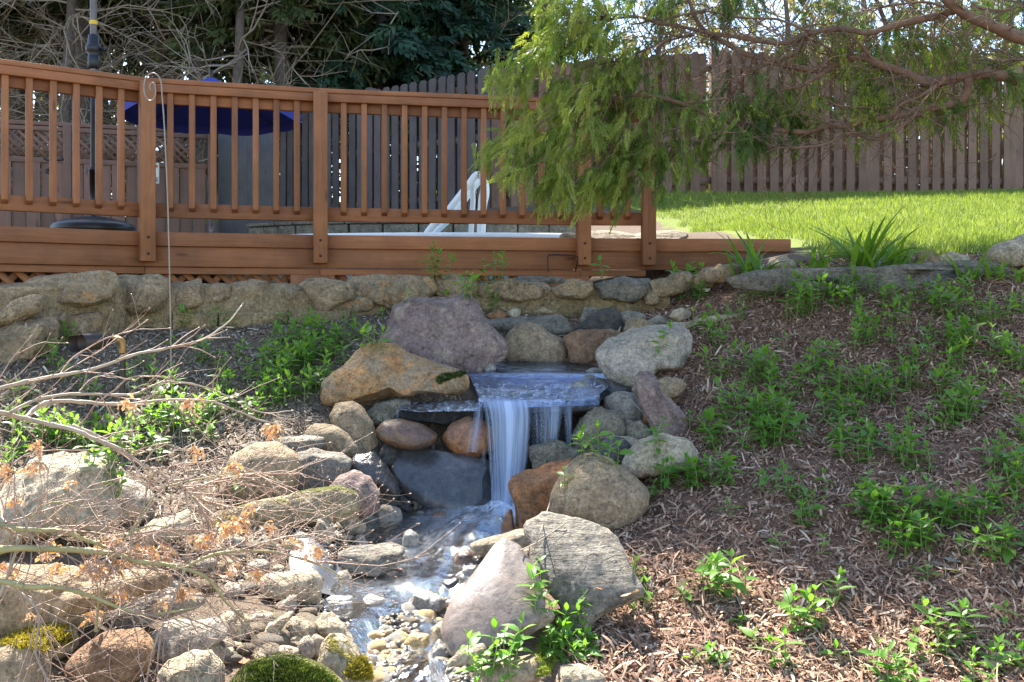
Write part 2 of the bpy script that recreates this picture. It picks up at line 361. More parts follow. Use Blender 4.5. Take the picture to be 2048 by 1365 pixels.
def hit0(x, y):
    """where the view ray of a photo pixel meets the bare ground"""
    D = np.linspace(1.9, 16, 2400); Pz = ZC + (HY - y) / FPX * D; g = ground((x - HX) / FPX * D, D)
    i = np.argmax(g >= Pz); D = D[max(i, 1)]
    return W(x, y, D)
def grid_obj(name, xs, ys, mat, kind='structure', zoff=0.0, cut=None):
    X, Y = np.meshgrid(xs, ys); Z = ground(X, Y) + zoff; n = len(xs)
    V = np.stack([X, Y, Z], -1).reshape(-1, 3)
    i = np.arange(len(ys) - 1)[:, None] * n + np.arange(n - 1)[None]
    F = np.stack([i, i + 1, i + n + 1, i + n], -1).reshape(-1, 4)
    if cut is not None: F = F[cut(V[F].mean(1))]
    o = link(name, mesh(name, V, F, mat)); o['kind'] = kind
    return o
def soil_mat():
    m, t, b, out = NM('mulch_soil'); co = nd(t, 'TexCoord').outputs['Object']
    n1 = noise(t, co, 1.5, 4); n2 = noise(t, nd(t, 'Mapping', {'Vector': co}, Scale=(1, 1.6, 1)).outputs[0], 70, 4, .7, 1.5); n3 = noise(t, co, 220, 2)
    sx = nd(t, 'SeparateXYZ', {0: co}).outputs['X']
    rd = mth(t, 'ADD', mth(t, 'MULTIPLY', sx, .8), mth(t, 'MULTIPLY', n1, .6), True)
    c = mix(t, rd, (.20, .15, .105), (.24, .14, .092))
    c = mix(t, .85, c, ramp(t, n2, [(.3, g3(.3)), (.5, g3(.9)), (.7, g3(1.7))]), 'MULTIPLY')
    t.links.new(c, b.inputs['Base Color']); b.inputs['Roughness'].default_value = .95; b.inputs['Specular IOR Level'].default_value = .15
    bump(t, b, mth(t, 'ADD', n2, mth(t, 'MULTIPLY', n3, .3)), 1.0, .012); return m
def lawn_mat():
    m, t, b, out = NM('lawn_turf'); co = nd(t, 'TexCoord').outputs['Object']; n1 = noise(t, co, 1.3, 4); n2 = noise(t, co, 60, 3)
    c = mix(t, n1, (.12, .16, .03), (.18, .21, .05)); c = mix(t, .7, c, ramp(t, n2, [(.3, g3(.5)), (.7, g3(1.4))]), 'MULTIPLY')
    s = nd(t, 'SeparateXYZ', {0: co}); e = mth(t, 'ADD', mth(t, 'ADD', s.outputs['X'], mth(t, 'MULTIPLY', mth(t, 'SUBTRACT', s.outputs['Y'], 6.0), .17)), mth(t, 'MULTIPLY', n1, 1.2))
    dirt = mix(t, n2, (.10, .07, .05), (.17, .125, .09))
    yb = mth(t, 'LESS_THAN', s.outputs['Y'], 14.0)
    c = mix(t, mth(t, 'MULTIPLY', ramp(t, mth(t, 'SUBTRACT', e, 2.75), [(0.0, g3(1)), (.1, g3(0))]), yb), c, dirt)
    t.links.new(c, b.inputs['Base Color']); b.inputs['Roughness'].default_value = .9; b.inputs['Specular IOR Level'].default_value = .15
    bump(t, b, n2, 1.0, .02); return m
MT['soil'] = soil_mat(); MT['lawn'] = lawn_mat()
grid_obj('ground', np.linspace(-6.5, 6.5, 300), np.concatenate([np.linspace(-2, 2.0, 24), np.linspace(2.05, 5.98, 190)]), MT['soil'])
grid_obj('lawn', np.concatenate([np.linspace(-60, -13, 14), np.linspace(-12, 12, 110), np.linspace(13, 60, 14)]),
         np.concatenate([np.linspace(5.975, 16, 90), np.linspace(16.5, 90, 30)]), MT['lawn'])

# ------------------------------------------------------------------ rocks
def ico(level):
    bm = bmesh.new(); bmesh.ops.create_icosphere(bm, subdivisions=level, radius=1.0)
    V = np.array([v.co[:] for v in bm.verts]); F = np.array([[v.index for v in f.verts] for f in bm.faces]); bm.free(); return V, F
ICO = {k: ico(k) for k in (2, 3, 4, 5)}
ROCKV, ROCKF, ROCKN = [], [], [0]
_rk = [100]
def radial(poly):
    P = np.array(poly); x, y = P[:, 0], P[:, 1]; x1, y1 = np.roll(x, -1), np.roll(y, -1); cr = x * y1 - x1 * y; A = cr.sum() / 2
    c = np.array([((x + x1) * cr).sum(), ((y + y1) * cr).sum()]) / (6 * A)
    th = np.linspace(-math.pi, math.pi, 145); r = np.zeros(145)
    for k, a in enumerate(th):
        d = np.array([math.cos(a), -math.sin(a)])
        for i in range(len(P)):
            p, q = P[i] - c, P[(i + 1) % len(P)] - c; e = q - p; den = d[0] * e[1] - d[1] * e[0]
            if abs(den) < 1e-9: continue
            s = (p[0] * e[1] - p[1] * e[0]) / den; u = (p[0] * d[1] - p[1] * d[0]) / den
            if s > 0 and -1e-6 <= u <= 1 + 1e-6: r[k] = max(r[k], s)
    r[r == 0] = r[r > 0].mean()
    rr = (np.roll(r[:-1], 1) + 2 * r[:-1] + np.roll(r[:-1], -1)) / 4 * 1.09; r = np.r_[rr, rr[0]]
    return c, th, r
def rock_geo(poly, D, depth=.8, ang=0, rough=.07, p=.72, shear=.25, lvl=4, flat=None, seed=None):
    """closed rock whose outline seen from the path is the traced one, with its own depth and facets"""
    if seed is None: _rk[0] += 1; seed = _rk[0]
    g = np.random.default_rng(seed); c, th, r = radial(poly); ctr = W(c[0], c[1], D); k = D / FPX
    V, F = ICO[lvl]; V = V.copy(); rm = r.mean() * k
    for _ in range(ang):
        n = g.normal(size=3) * [1, 1, 1]; n[1] = -abs(n[1]) - .15; n[2] += .25; n /= np.linalg.norm(n); d = g.uniform(.68, .92)
        s = V @ n - d; V = V - np.maximum(s, 0)[:, None] * n
    if flat is not None:                                        # a flat top
        n = np.array([0, -.25, 1.0]); n /= np.linalg.norm(n); s = V @ n - flat; V = V - np.maximum(s, 0)[:, None] * n
    rho = np.hypot(V[:, 0], V[:, 2]); a = np.arctan2(V[:, 2], V[:, 0]); R_ = np.interp(a, th, r) * k
    q = np.where(rho > 1e-6, np.power(np.maximum(rho, 1e-6), p), 0)
    x = R_ * q * np.cos(a); z = R_ * q * np.sin(a); zr = r[(th > 1.2) & (th < 1.9)].mean() * k
    y = V[:, 1] * depth * rm + shear * z
    P = np.stack([x, y, z], 1)
    N = P / (np.linalg.norm(P, axis=1)[:, None] + 1e-9); Q = P / max(rm, .03) + seed * 3.7
    P = P + N * ((fbm(Q * 1.6, seed, 4) - .55 * np.abs(fbm(Q * 2.7 + 3.3, seed + 9, 4)) + .12) * rough * rm)[:, None]
    if ang: P = P + N * (np.abs(fbm(Q * np.array([3, 3, 9.]), seed + 5, 3)) * -.35 * rough * rm)[:, None]
    return ctr, P, F
STONES = []
def rock(name, crop, pts, mat, label, D=None, cat='rock', parent=None, reg=True, dz=0.0, **kw):
    poly = px(crop, pts)
    P = np.array(poly); yb = P[:, 1].max(); xb = P[P[:, 1] > yb - .25 * np.ptp(P[:, 1])][:, 0].mean()
    hgt = np.ptp(P[:, 1]); h = hit0(xb, yb - .06 * hgt); Da = h[1] + .35 * kw.get('depth', .8) * (np.ptp(P[:, 0]) + hgt) / 4 / FPX * h[1]
    D = Da if D is None else (min(D, Da) if parent is None else D)
    area = np.ptp(np.array(poly)[:, 0])
    kw.setdefault('lvl', 5 if area > 150 else (4 if area > 40 else 3))
    ctr, P, F = rock_geo(poly, D, **kw); ctr[2] += dz
    if parent is None:
        o = link(name, mesh(name, P, F, RK[mat] if isinstance(mat, str) else mat), None, ctr); tagit(o, label, cat)
    else: o = link(name, mesh(name, P, F, RK[mat] if isinstance(mat, str) else mat), parent, ctr - np.array(parent.location))
    if reg: ROCKV.append(P + ctr); ROCKF.append(F + ROCKN[0]); ROCKN[0] += len(P)
    return o
B, S = 'boulder', 'stone'
rock(B, 'c5', [(295,550),(330,480),(390,350),(470,310),(600,300),(680,308),(730,293),(790,310),(830,350),(845,410),(900,470),(975,570),(950,610),(880,650),(800,685),(700,680),(600,650),(480,610),(370,590)],
     'purple', 'huge purple grey boulder beside the upper pool, largest on the slope', 4.85, depth=.62, ang=6, rough=.08, shear=.45)
bo = rock(B, 'c5', [(25,790),(40,730),(130,670),(230,570),(320,560),(450,590),(600,650),(720,690),(780,690),(805,730),(790,790),(720,820),(600,800),(480,810),(380,805),(250,840),(60,858),(30,820)],
     'orange', 'long orange and tan boulder with a moss patch left of the waterfall', 4.42, depth=.6, ang=7, rough=.09, shear=.5)
rock(B, 'c5', [(965,560),(990,490),(1050,450),(1120,448),(1200,490),(1290,540),(1310,600),(1270,645),(1150,650),(1020,640),(970,610)], 'tan', 'smooth tan boulder rising from the back of the upper pool', 5.12)
rock(B, 'c5', [(1280,520),(1340,480),(1450,475),(1540,480),(1590,510),(1570,560),(1490,640),(1400,650),(1320,640),(1305,570)], 'brown', 'rounded brown boulder under the dark wedge stone behind the pool', 5.2)
rock(B, 'c5', [(1460,620),(1475,570),(1530,520),(1620,490),(1760,470),(1900,460),(1940,500),(1930,600),(1890,680),(1760,690),(1700,730),(1640,770),(1560,760),(1490,700)],
     'greyp', 'large pale grey boulder at the right edge of the upper pool', 4.7, depth=.6, ang=6, rough=.09, shear=.4)
rock('flat_stone', 'c5', [(840,430),(960,415),(1180,398),(1260,395),(1300,450),(1325,480),(1270,500),(1150,500),(1000,495),(920,475)], 'slate', 'flat grey slab lying across the top of the tan boulder', 5.34, depth=.75, ang=3, flat=.55, shear=.2)
rock('wedge_stone', 'c5', [(1330,475),(1400,420),(1470,365),(1550,358),(1580,420),(1605,490),(1500,490)], 'dark', 'dark pointed wedge of slate on top of the brown boulder', 5.36, ang=5, rough=.05)
rock(S, 'c5', [(1365,420),(1390,355),(1450,352),(1480,370),(1440,430),(1370,440)], 'slate', 'small blue grey slate behind the dark wedge stone', 5.56, ang=4)
rock(S, 'c5', [(1560,390),(1620,373),(1700,390),(1720,415),(1660,440),(1590,450)], 'grey', 'grey stone behind the round tan stone near the wall', 5.6)
rock(S, 'c5', [(1595,480),(1620,420),(1680,412),(1740,430),(1785,465),(1740,495),(1640,500)], 'tan', 'round tan stone right of the dark wedge stone', 5.36)
rock(S, 'c5', [(1835,405),(1860,370),(1900,358),(1945,380),(1940,412),(1890,428)], 'tanp', 'small whitish stone on the mulch below the stone wall', 5.42)
rock(S, 'c5', [(1780,480),(1850,435),(1930,433),(1960,455),(1900,480),(1830,490)], 'tanp', 'pale flat stone behind the large grey boulder', 5.05)
rock(S, 'c5', [(1720,430),(1780,395),(1830,420),(1840,450),(1770,450)], 'grey', 'small grey stone between two pale stones by the pool', 5.4)
rock('edging_stone', 'c6', [(0,630),(60,600),(200,560),(330,545),(480,530),(620,490),(645,500),(560,530),(420,570),(200,600),(60,650),(0,655)], 'tanp', 'long thin pale edging stone curving up to the grey slab', 5.08, depth=.5, p=.6)
rock('flat_stone', 'c5', [(1045,355),(1110,325),(1180,345),(1235,385),(1140,392),(1070,380)], 'tanp', 'pale flat stone on the mulch behind the long grey slab', 5.62, ang=3)
rock(S, 'c5', [(985,380),(1010,358),(1055,365),(1045,415),(1000,420)], 'tanp', 'small upright pale stone by the purple boulder', 5.5, ang=3)
rock(S, 'c5', [(880,395),(930,370),(990,390),(960,430),(900,430)], 'rust', 'reddish chunk of stone behind the purple boulder', 5.5, ang=3)
rock(S, 'cC', [(660,610),(720,620),(860,665),(885,690),(800,720),(700,730),(670,690)], 'wetdark', 'wet black stone tucked under the large grey boulder', 4.5, ang=3)
rock('leaning_slab', 'cC', [(915,620),(950,572),(1035,580),(1075,690),(1150,775),(1225,860),(1200,970),(1080,995),(1010,970),(965,860),(930,730)], 'purple', 'purple tan slab leaning upright against the right bank', 4.36, depth=.5, ang=4, p=.6)
rock(B, 'cC', [(1003,690),(1030,630),(1110,605),(1180,620),(1212,655),(1160,720),(1090,745),(1030,735)], 'tan', 'small round tan boulder perched on the leaning slab', 4.3)
rock(S, 'cC', [(715,745),(790,703),(900,710),(950,790),(945,870),(860,895),(780,870),(725,800)], 'grey', 'cracked grey stone left of the leaning slab', 4.4, ang=4, rough=.06)
rock(S, 'cC', [(878,690),(905,648),(930,655),(945,745),(905,735)], 'tan', 'narrow tan stone wedged beside the leaning slab', 4.48)
rock(S, 'cC', [(945,890),(955,830),(985,820),(1000,890),(970,905)], 'rust', 'small pinkish stone at the foot of the leaning slab', 4.34)
rock('rough_rock', 'cC', [(515,980),(540,880),(650,800),(700,793),(770,830),(840,900),(830,980),(740,1010),(640,1080),(540,1080)], 'rough', 'craggy rough rock right of the falling water', 4.22, ang=5, rough=.16)
rock('rough_rock', 'cC', [(790,930),(860,878),(940,878),(1000,930),(1030,970),(940,1000),(840,990)], 'rough', 'pale crumbly rock under the cracked grey stone', 4.2, ang=4, rough=.14)
rock('flat_stone', 'cC', [(690,1008),(760,968),(860,975),(930,1000),(900,1050),(760,1050)], 'tanp', 'flat whitish stone between crumbly rock and dark triangular stone', 3.97, ang=2)
rock(S, 'cC', [(535,1120),(640,1040),(760,980),(820,985),(868,1040),(850,1140),(700,1160),(560,1150)], 'dark', 'dark triangular stone behind the round boulder', 3.86, ang=5)
rock(B, 'cC', [(818,1170),(850,1070),(940,1000),(1060,973),(1200,1000),(1270,1060),(1275,1100),(1200,1170),(1000,1200),(880,1220)], 'tanp', 'broad pale tan boulder with a rusty end in the right bank', 3.74, depth=.7)
rock(B, 'cA', [(1560,450),(1568,380),(1620,290),(1690,230),(1750,216),(1830,240),(1920,310),(1978,370),(1975,430),(1930,500),(1840,550),(1740,550),(1640,520)], 'tan', 'big smooth egg shaped boulder right of the stream', 3.5, depth=.85, rough=.02)
rock(B, 'cA', [(1370,320),(1420,290),(1560,250),(1660,235),(1650,300),(1600,380),(1580,450),(1570,520),(1500,540),(1440,560),(1405,530),(1380,430)], 'rust', 'rusty orange block beside the falling water', 3.66, depth=.8, ang=7, flat=.6, p=.62)
rock(S, 'cA', [(1322,540),(1345,480),(1372,455),(1390,560),(1335,570)], 'wetrust', 'small bright orange wet stone at the foot of the rusty block', 3.62, ang=3)
rock('slab', 'cA', [(1445,560),(1530,513),(1700,545),(1820,585),(1860,640),(1900,720),(1948,800),(1890,850),(1750,900),(1640,955),(1600,930),(1590,850),(1520,750),(1470,700)], 'slate', 'broad grey layered slab sloping on the right bank', 3.05, depth=.45, ang=5, shear=.95, p=.6)
rock('flat_stone', 'cA', [(1183,615),(1280,580),(1440,545),(1462,600),(1400,650),(1290,665),(1210,655)], 'slatet', 'thin layered stone jutting over the stream', 3.22, depth=.7, ang=4, flat=.4)
rock(S, 'cA', [(1335,705),(1350,660),(1450,635),(1470,730),(1445,775),(1345,768)], 'slatet', 'blocky layered stone resting on the wet smooth slab', 3.0, ang=4, dz=.0)
rock(S, 'cA', [(1113,695),(1130,655),(1170,640),(1222,660),(1233,700),(1180,722)], 'wetbrown', 'dark red brown wet stone in the stream under the jutting slab', 3.28)
rock('smooth_slab', 'cA', [(1072,955),(1110,870),(1200,780),(1280,690),(1330,655),(1400,680),(1470,760),(1510,870),(1490,930),(1300,1000),(1170,1060),(1110,1020)], 'wetpink', 'large smooth wet slab sloping into the stream', 2.92, depth=.42, shear=1.0, p=.6, rough=.012, ang=1)
rock(S, 'cA', [(1275,762),(1300,720),(1332,745),(1312,770)], 'greyp', 'little triangular stone lying on the wet smooth slab', 2.86, ang=4)
rock('flat_stone', 'cA', [(1288,895),(1350,858),(1480,858),(1515,900),(1440,945),(1310,950)], 'slatet', 'flat pinkish tan stone on the wet smooth slab', 2.7, ang=3, flat=.4)
rock('long_stone', 'cA', [(1165,1040),(1200,990),(1400,940),(1530,915),(1560,960),(1450,1015),(1300,1065),(1190,1085)], 'slatet', 'long pale driftwood like stone at the edge of the stream', 2.62, depth=.6, ang=3, p=.6)
rock(S, 'cA', [(1003,1005),(1050,968),(1120,975),(1128,1000),(1090,1050),(1020,1070)], 'tanp', 'pinkish white stone at the tip of the wet smooth slab', 2.72, ang=2)
rock(S, 'cA', [(1080,1155),(1150,1080),(1240,1072),(1275,1130),(1200,1180),(1110,1175)], 'tanp', 'flat tan stone below the driftwood like stone', None, ang=4)
rock(B, 'cA', [(1215,1260),(1250,1200),(1380,1150),(1480,1130),(1510,1190),(1470,1270),(1340,1310)], 'tan', 'pinkish speckled boulder at the foot of the right bank', 2.42, p=.65)
rock('flat_stone', 'cA', [(1555,1260),(1590,1180),(1700,1172),(1785,1210),(1790,1260),(1680,1290)], 'tanp', 'flat tan stone sunk in sunlit mulch beside the speckled boulder', 2.42, ang=3)
rock(S, 'cA', [(923,895),(930,835),(1000,825),(1060,870),(1072,905),(1000,935),(940,925)], 'wetgrey', 'square grey green stone standing in midstream', 2.96, ang=4, flat=.5)
rock(S, 'cA', [(990,1125),(1040,1053),(1092,1100),(1090,1150),(1030,1165)], 'wetgrey', 'pale wet stone in the shallows under the tan bank stone', 2.58, ang=3)
# left of the stream
rock(B, 'cA', [(32,390),(50,300),(110,210),(200,165),(290,165),(370,205),(395,240),(390,310),(365,390),(290,410),(180,430),(80,415)], 'tan', 'big blunt tan and grey boulder between maple twigs and dark block', 3.72, depth=.75, ang=2, rough=.025)
rock(B, 'cA', [(375,390),(392,300),(385,205),(470,185),(590,205),(635,240),(620,320),(540,370),(450,390)], 'slate', 'dark square block right of the blunt tan boulder', 3.86, ang=4, flat=.75, depth=.7)
rock(B, 'cA', [(628,255),(660,215),(740,208),(800,260),(855,330),(845,375),(790,390),(720,360),(680,310)], 'wetdark', 'shiny wet angular rock left of the dark wet slab', 3.86, ang=5)
rock(B, 'cA', [(535,370),(580,310),(650,285),(720,310),(767,380),(757,445),(720,470),(630,450),(560,410)], 'purple', 'round purple speckled boulder behind the long mossy slab', 3.64)
rock('slab', 'cA', [(110,450),(280,410),(430,375),(560,358),(640,380),(668,440),(620,490),(500,510),(400,530),(290,550),(150,540)], 'mosst', 'long low mossy slab edging the pebbles', 3.46, depth=.5, ang=3, p=.55, shear=.2)
rock('flat_stone', 'cA', [(90,185),(190,148),(290,155),(400,170),(330,195),(200,200)], 'slate', 'thin slate lying on the blunt tan boulder', 3.92, ang=3, flat=.5)
rock('flat_stone', 'cA', [(290,165),(330,130),(420,116),(512,130),(515,168),(460,195),(380,192)], 'slate', 'thick slate on top of the dark square block', 3.95, ang=4, flat=.5)
rock(B, 'cA', [(435,105),(480,70),(580,78),(650,130),(698,180),(695,212),(600,210),(510,185)], 'tan', 'oval tan boulder leaning above the dark square block', 4.05)
rock(B, 'c5', [(55,930),(90,870),(160,858),(220,890),(270,960),(305,1040),(300,1120),(250,1150),(180,1060),(80,985)], 'tan', 'tall leaning tan boulder under the long orange boulder', 4.2)
rock('rough_rock', 'c5', [(245,910),(290,860),(400,835),(470,850),(460,910),(370,960),(300,975)], 'rough', 'rough dark rock wedged under the long orange boulder', 4.32, ang=4, rough=.1)
rock(B, 'c5', [(303,1005),(340,960),(420,948),(520,970),(605,1020),(595,1065),(520,1095),(420,1090),(330,1050)], 'wetbrown', 'shiny wet brown oval boulder under the black ledge', 4.1, rough=.02)
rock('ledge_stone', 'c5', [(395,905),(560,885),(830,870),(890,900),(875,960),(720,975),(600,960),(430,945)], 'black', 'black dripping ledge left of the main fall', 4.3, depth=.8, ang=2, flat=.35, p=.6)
rock(B, 'c5', [(650,1035),(700,970),(780,940),(850,955),(915,1010),(905,1100),(800,1140),(715,1120)], 'wetrust', 'wet orange boulder with water running over it', 4.16)
rock('slab', 'cA', [(828,225),(850,193),(1000,203),(1150,215),(1285,250),(1290,420),(1200,450),(1080,450),(1000,425),(900,370),(843,290)], 'wetblue', 'large blue black wet slab below the fall', 4.06, depth=.4, ang=2, p=.6, rough=.02, shear=.6)
rock(S, 'cA', [(765,200),(800,155),(850,178),(840,250),(790,250)], 'dark', 'small dark stone left of the blue black slab', 4.1)
rock(S, 'cA', [(700,180),(760,170),(790,230),(820,290),(770,270),(720,215)], 'dark', 'dark stone in the gap above the shiny angular rock', 4.1)
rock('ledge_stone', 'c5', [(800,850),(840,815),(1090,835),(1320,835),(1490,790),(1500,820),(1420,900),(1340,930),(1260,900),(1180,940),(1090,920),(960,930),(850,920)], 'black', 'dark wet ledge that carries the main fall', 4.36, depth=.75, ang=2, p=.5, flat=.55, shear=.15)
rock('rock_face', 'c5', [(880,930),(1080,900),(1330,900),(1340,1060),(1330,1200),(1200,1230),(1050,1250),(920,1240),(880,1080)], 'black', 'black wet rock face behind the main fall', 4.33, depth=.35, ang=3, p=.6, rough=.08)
rock(S, 'c5', [(1110,1100),(1200,1060),(1290,1080),(1370,1110),(1370,1190),(1260,1240),(1130,1230)], 'rough', 'grey splashed rock at the foot of the right hand veil', 4.05, rough=.12, ang=3)
rock(S, 'c5', [(1320,770),(1345,745),(1390,738),(1420,765),(1405,795),(1340,795)], 'wetgrey', 'rounded wet stone sitting in the water above the fall', 4.42)
rock(S, 'c5', [(1378,725),(1405,710),(1440,715),(1448,738),(1400,742)], 'wetgrey', 'flattish wet pebble behind the rounded stone above the fall', 4.62)
rock(S, 'c5', [(1395,690),(1430,672),(1475,675),(1480,700),(1430,705)], 'wetgrey', 'pale wet pebble against the large grey boulder', 4.72)
rock(S, 'c5', [(860,680),(890,645),(920,655),(925,685),(880,695)], 'wetgrey', 'small wet stone at the foot of the purple boulder', 4.75)
rock(B, 'c7', [(-30,400),(60,260),(180,190),(400,165),(520,163),(560,230),(600,330),(625,460),(600,530),(380,550),(200,570),(-30,680)], 'tanp', 'big craggy sunlit cream boulder among the maple twigs', 3.1, depth=.7, ang=7, rough=.10, shear=.4)
rock(B, 'c7', [(570,290),(620,265),(700,290),(800,340),(835,400),(825,480),(700,500),(610,490)], 'greyp', 'rounded grey boulder beside the craggy cream boulder', 3.3)
rock('flat_stone', 'c7', [(710,590),(820,500),(1000,433),(1035,490),(1045,565),(900,610),(780,650)], 'tanp', 'flat cream stone under the twigs right of the grey boulder', 3.06, ang=3, flat=.5)
rock(B, 'c7', [(-30,760),(300,740),(520,800),(870,780),(890,870),(700,910),(520,1010),(380,1090),(200,1080),(-30,1080)], 'tan', 'shaded brown boulder under the thick maple branches', 2.8, depth=.6, ang=4)
rock(B, 'c7', [(0,1150),(100,1080),(260,1060),(380,1080),(405,1180),(300,1240),(150,1220)], 'mossy', 'yellow mossy rock under the maple branches', 2.58, ang=2)
rock(B, 'c7', [(-40,1220),(90,1160),(180,1178),(240,1260),(275,1380),(120,1440),(-40,1420)], 'tan', 'rounded tan boulder left of the brown rust sided boulder', 2.4)
rock(B, 'c7', [(375,1270),(440,1190),(560,1120),(700,1108),(790,1150),(818,1220),(770,1320),(650,1390),(480,1390)], 'brown', 'rounded boulder with rusty brown side below the mossy rock', 2.42, depth=.8)
rock(B, 'c7', [(860,1320),(900,1268),(1020,1228),(1120,1218),(1190,1290),(1210,1380),(1050,1420),(900,1410)], 'tanp', 'craggy white rock beside the green mossy boulder', 2.42, ang=5, rough=.09)
rock('slab', 'c7', [(560,1010),(700,920),(850,870),(1060,900),(1090,950),(900,1010),(700,1070)], 'grey', 'smooth grey slab under the twigs at the stream edge', 2.75, ang=2, depth=.5, shear=.6)
rock('slab', 'c7', [(800,1130),(900,1060),(1180,1040),(1230,1110),(1100,1200),(950,1240),(830,1220)], 'greyp', 'pale smooth slab between white rubble and brown boulder', 2.58, ang=2, depth=.5, shear=.6)
rock(B, 'c7', [(1400,850),(1440,790),(1600,773),(1700,780),(1738,840),(1725,930),(1680,960),(1560,920),(1450,890)], 'tanp', 'rectangular cream boulder with brown base at the water edge', 2.88, ang=2)
rock(B, 'cE', [(130,1260),(165,1120),(210,1050),(265,1038),(340,1080),(450,1170),(520,1260),(540,1390),(350,1440),(180,1400)], 'mossy', 'tan boulder with yellow moss on its right side', 2.42, depth=.8)
rock(B, 'c7', [(1255,1370),(1330,1280),(1480,1238),(1600,1250),(1750,1310),(1860,1390),(1560,1440),(1300,1430)], 'moss', 'bright green mossy boulder at the stream bank', 2.3, depth=.9, rough=.05)
# the white rubble on the left bank
rub = [('cE', [(125,920),(170,870),(240,866),(310,930),(390,1030),(420,1100),(330,1070),(220,1040),(140,990)], 'tanp', 'long cream stone above the yellow moss boulder'),
 ('cE', [(-20,1110),(20,1035),(60,1030),(90,1090),(110,1160),(70,1210),(0,1200)], 'tanp', 'upright whitish stone left of the yellow moss boulder'),
 ('cE', [(75,1050),(110,1020),(170,1040),(185,1075),(150,1170),(110,1180)], 'tanp', 'small cream stone wedged behind the yellow moss boulder'),
 ('c7', [(1165,1090),(1200,1000),(1280,985),(1340,1030),(1345,1110),(1250,1150)], 'tanp', 'white angular stone on the pale smooth slab'),
 ('c7', [(1350,1010),(1400,985),(1470,1000),(1480,1050),(1410,1090),(1350,1070)], 'tanp', 'round white stone in the rubble by the stream'),
 ('c7', [(1415,1130),(1460,1050),(1560,995),(1580,1010),(1500,1100),(1470,1180),(1420,1180)], 'tanp', 'long narrow white stone tilted in the rubble'),
 ('c7', [(1500,960),(1560,900),(1600,905),(1600,970),(1540,1000)], 'greyp', 'pale grey stone under the cream boulder'),
 ('c7', [(1520,1090),(1560,1030),(1620,1020),(1690,1060),(1700,1110),(1600,1150)], 'tanp', 'wide cream stone in the middle of the rubble'),
 ('c7', [(1370,1240),(1410,1190),(1520,1178),(1600,1190),(1600,1240),(1480,1290),(1400,1290)], 'tanp', 'low white stone just above the green mossy boulder'),
 ('c7', [(1020,1200),(1040,1140),(1160,1135),(1250,1190),(1270,1250),(1150,1270)], 'tanp', 'white chalky stone between craggy rock and pale slab'),
 ('c7', [(1210,1165),(1240,1142),(1310,1155),(1310,1190),(1250,1200)], 'tanp', 'small flat white stone on the rubble'),
 ('c7', [(1180,900),(1230,830),(1300,835),(1320,880),(1270,910)], 'greyp', 'little flat stone among twigs above the rubble'),
 ('c7', [(1600,1240),(1615,1160),(1660,1120),(1690,1170),(1690,1240),(1640,1260)], 'greyp', 'upright grey white stone beside the yellow moss boulder'),
 ('c7', [(1560,1130),(1600,1115),(1640,1130),(1610,1175),(1570,1170)], 'tanp', 'small yellowish stone in the rubble'),
 ('c7', [(1330,740),(1390,705),(1450,720),(1455,780),(1370,800)], 'greyp', 'cream stone under the thin maple twigs'),
 ('c7', [(1460,750),(1500,725),(1540,745),(1530,775),(1470,775)], 'tanp', 'small pale stone behind the cream boulder'),
 ('c7', [(1180,730),(1220,690),(1290,700),(1310,750),(1240,790),(1190,770)], 'tan', 'tan stone half hidden by maple twigs'),
 ('c7', [(1060,720),(1110,690),(1170,710),(1160,770),(1090,780)], 'greyp', 'pale stone under the arching maple twig'),
 ('c7', [(880,820),(920,800),(970,840),(950,880),(890,870)], 'greyp', 'pale stone beside the grey slab under the twigs'),
 ('c7', [(1520,620),(1580,590),(1640,610),(1640,660),(1560,670)], 'tan', 'brownish stone left of the pointed white stone'),
 ('c7', [(1580,580),(1620,553),(1670,565),(1680,600),(1620,615)], 'greyp', 'grey flat stone behind the pointed white stone'),
 ('c7', [(1360,620),(1420,570),(1460,590),(1450,640),(1390,650)], 'grey', 'grey stone in front of the long mossy slab'),
 ('c7', [(1230,620),(1260,570),(1320,590),(1330,640),(1270,650)], 'greyp', 'pale stone near the left end of the mossy slab'),
 ('c7', [(1585,545),(1640,510),(1690,520),(1690,555),(1620,565)], 'slate', 'flat dark slate in front of the mossy slab')]
for cr_, pts, m_, lb in rub: rock(S, cr_, pts, m_, lb, None, ang=random.choice((1, 2, 2)), cat='stone', rough=.12)
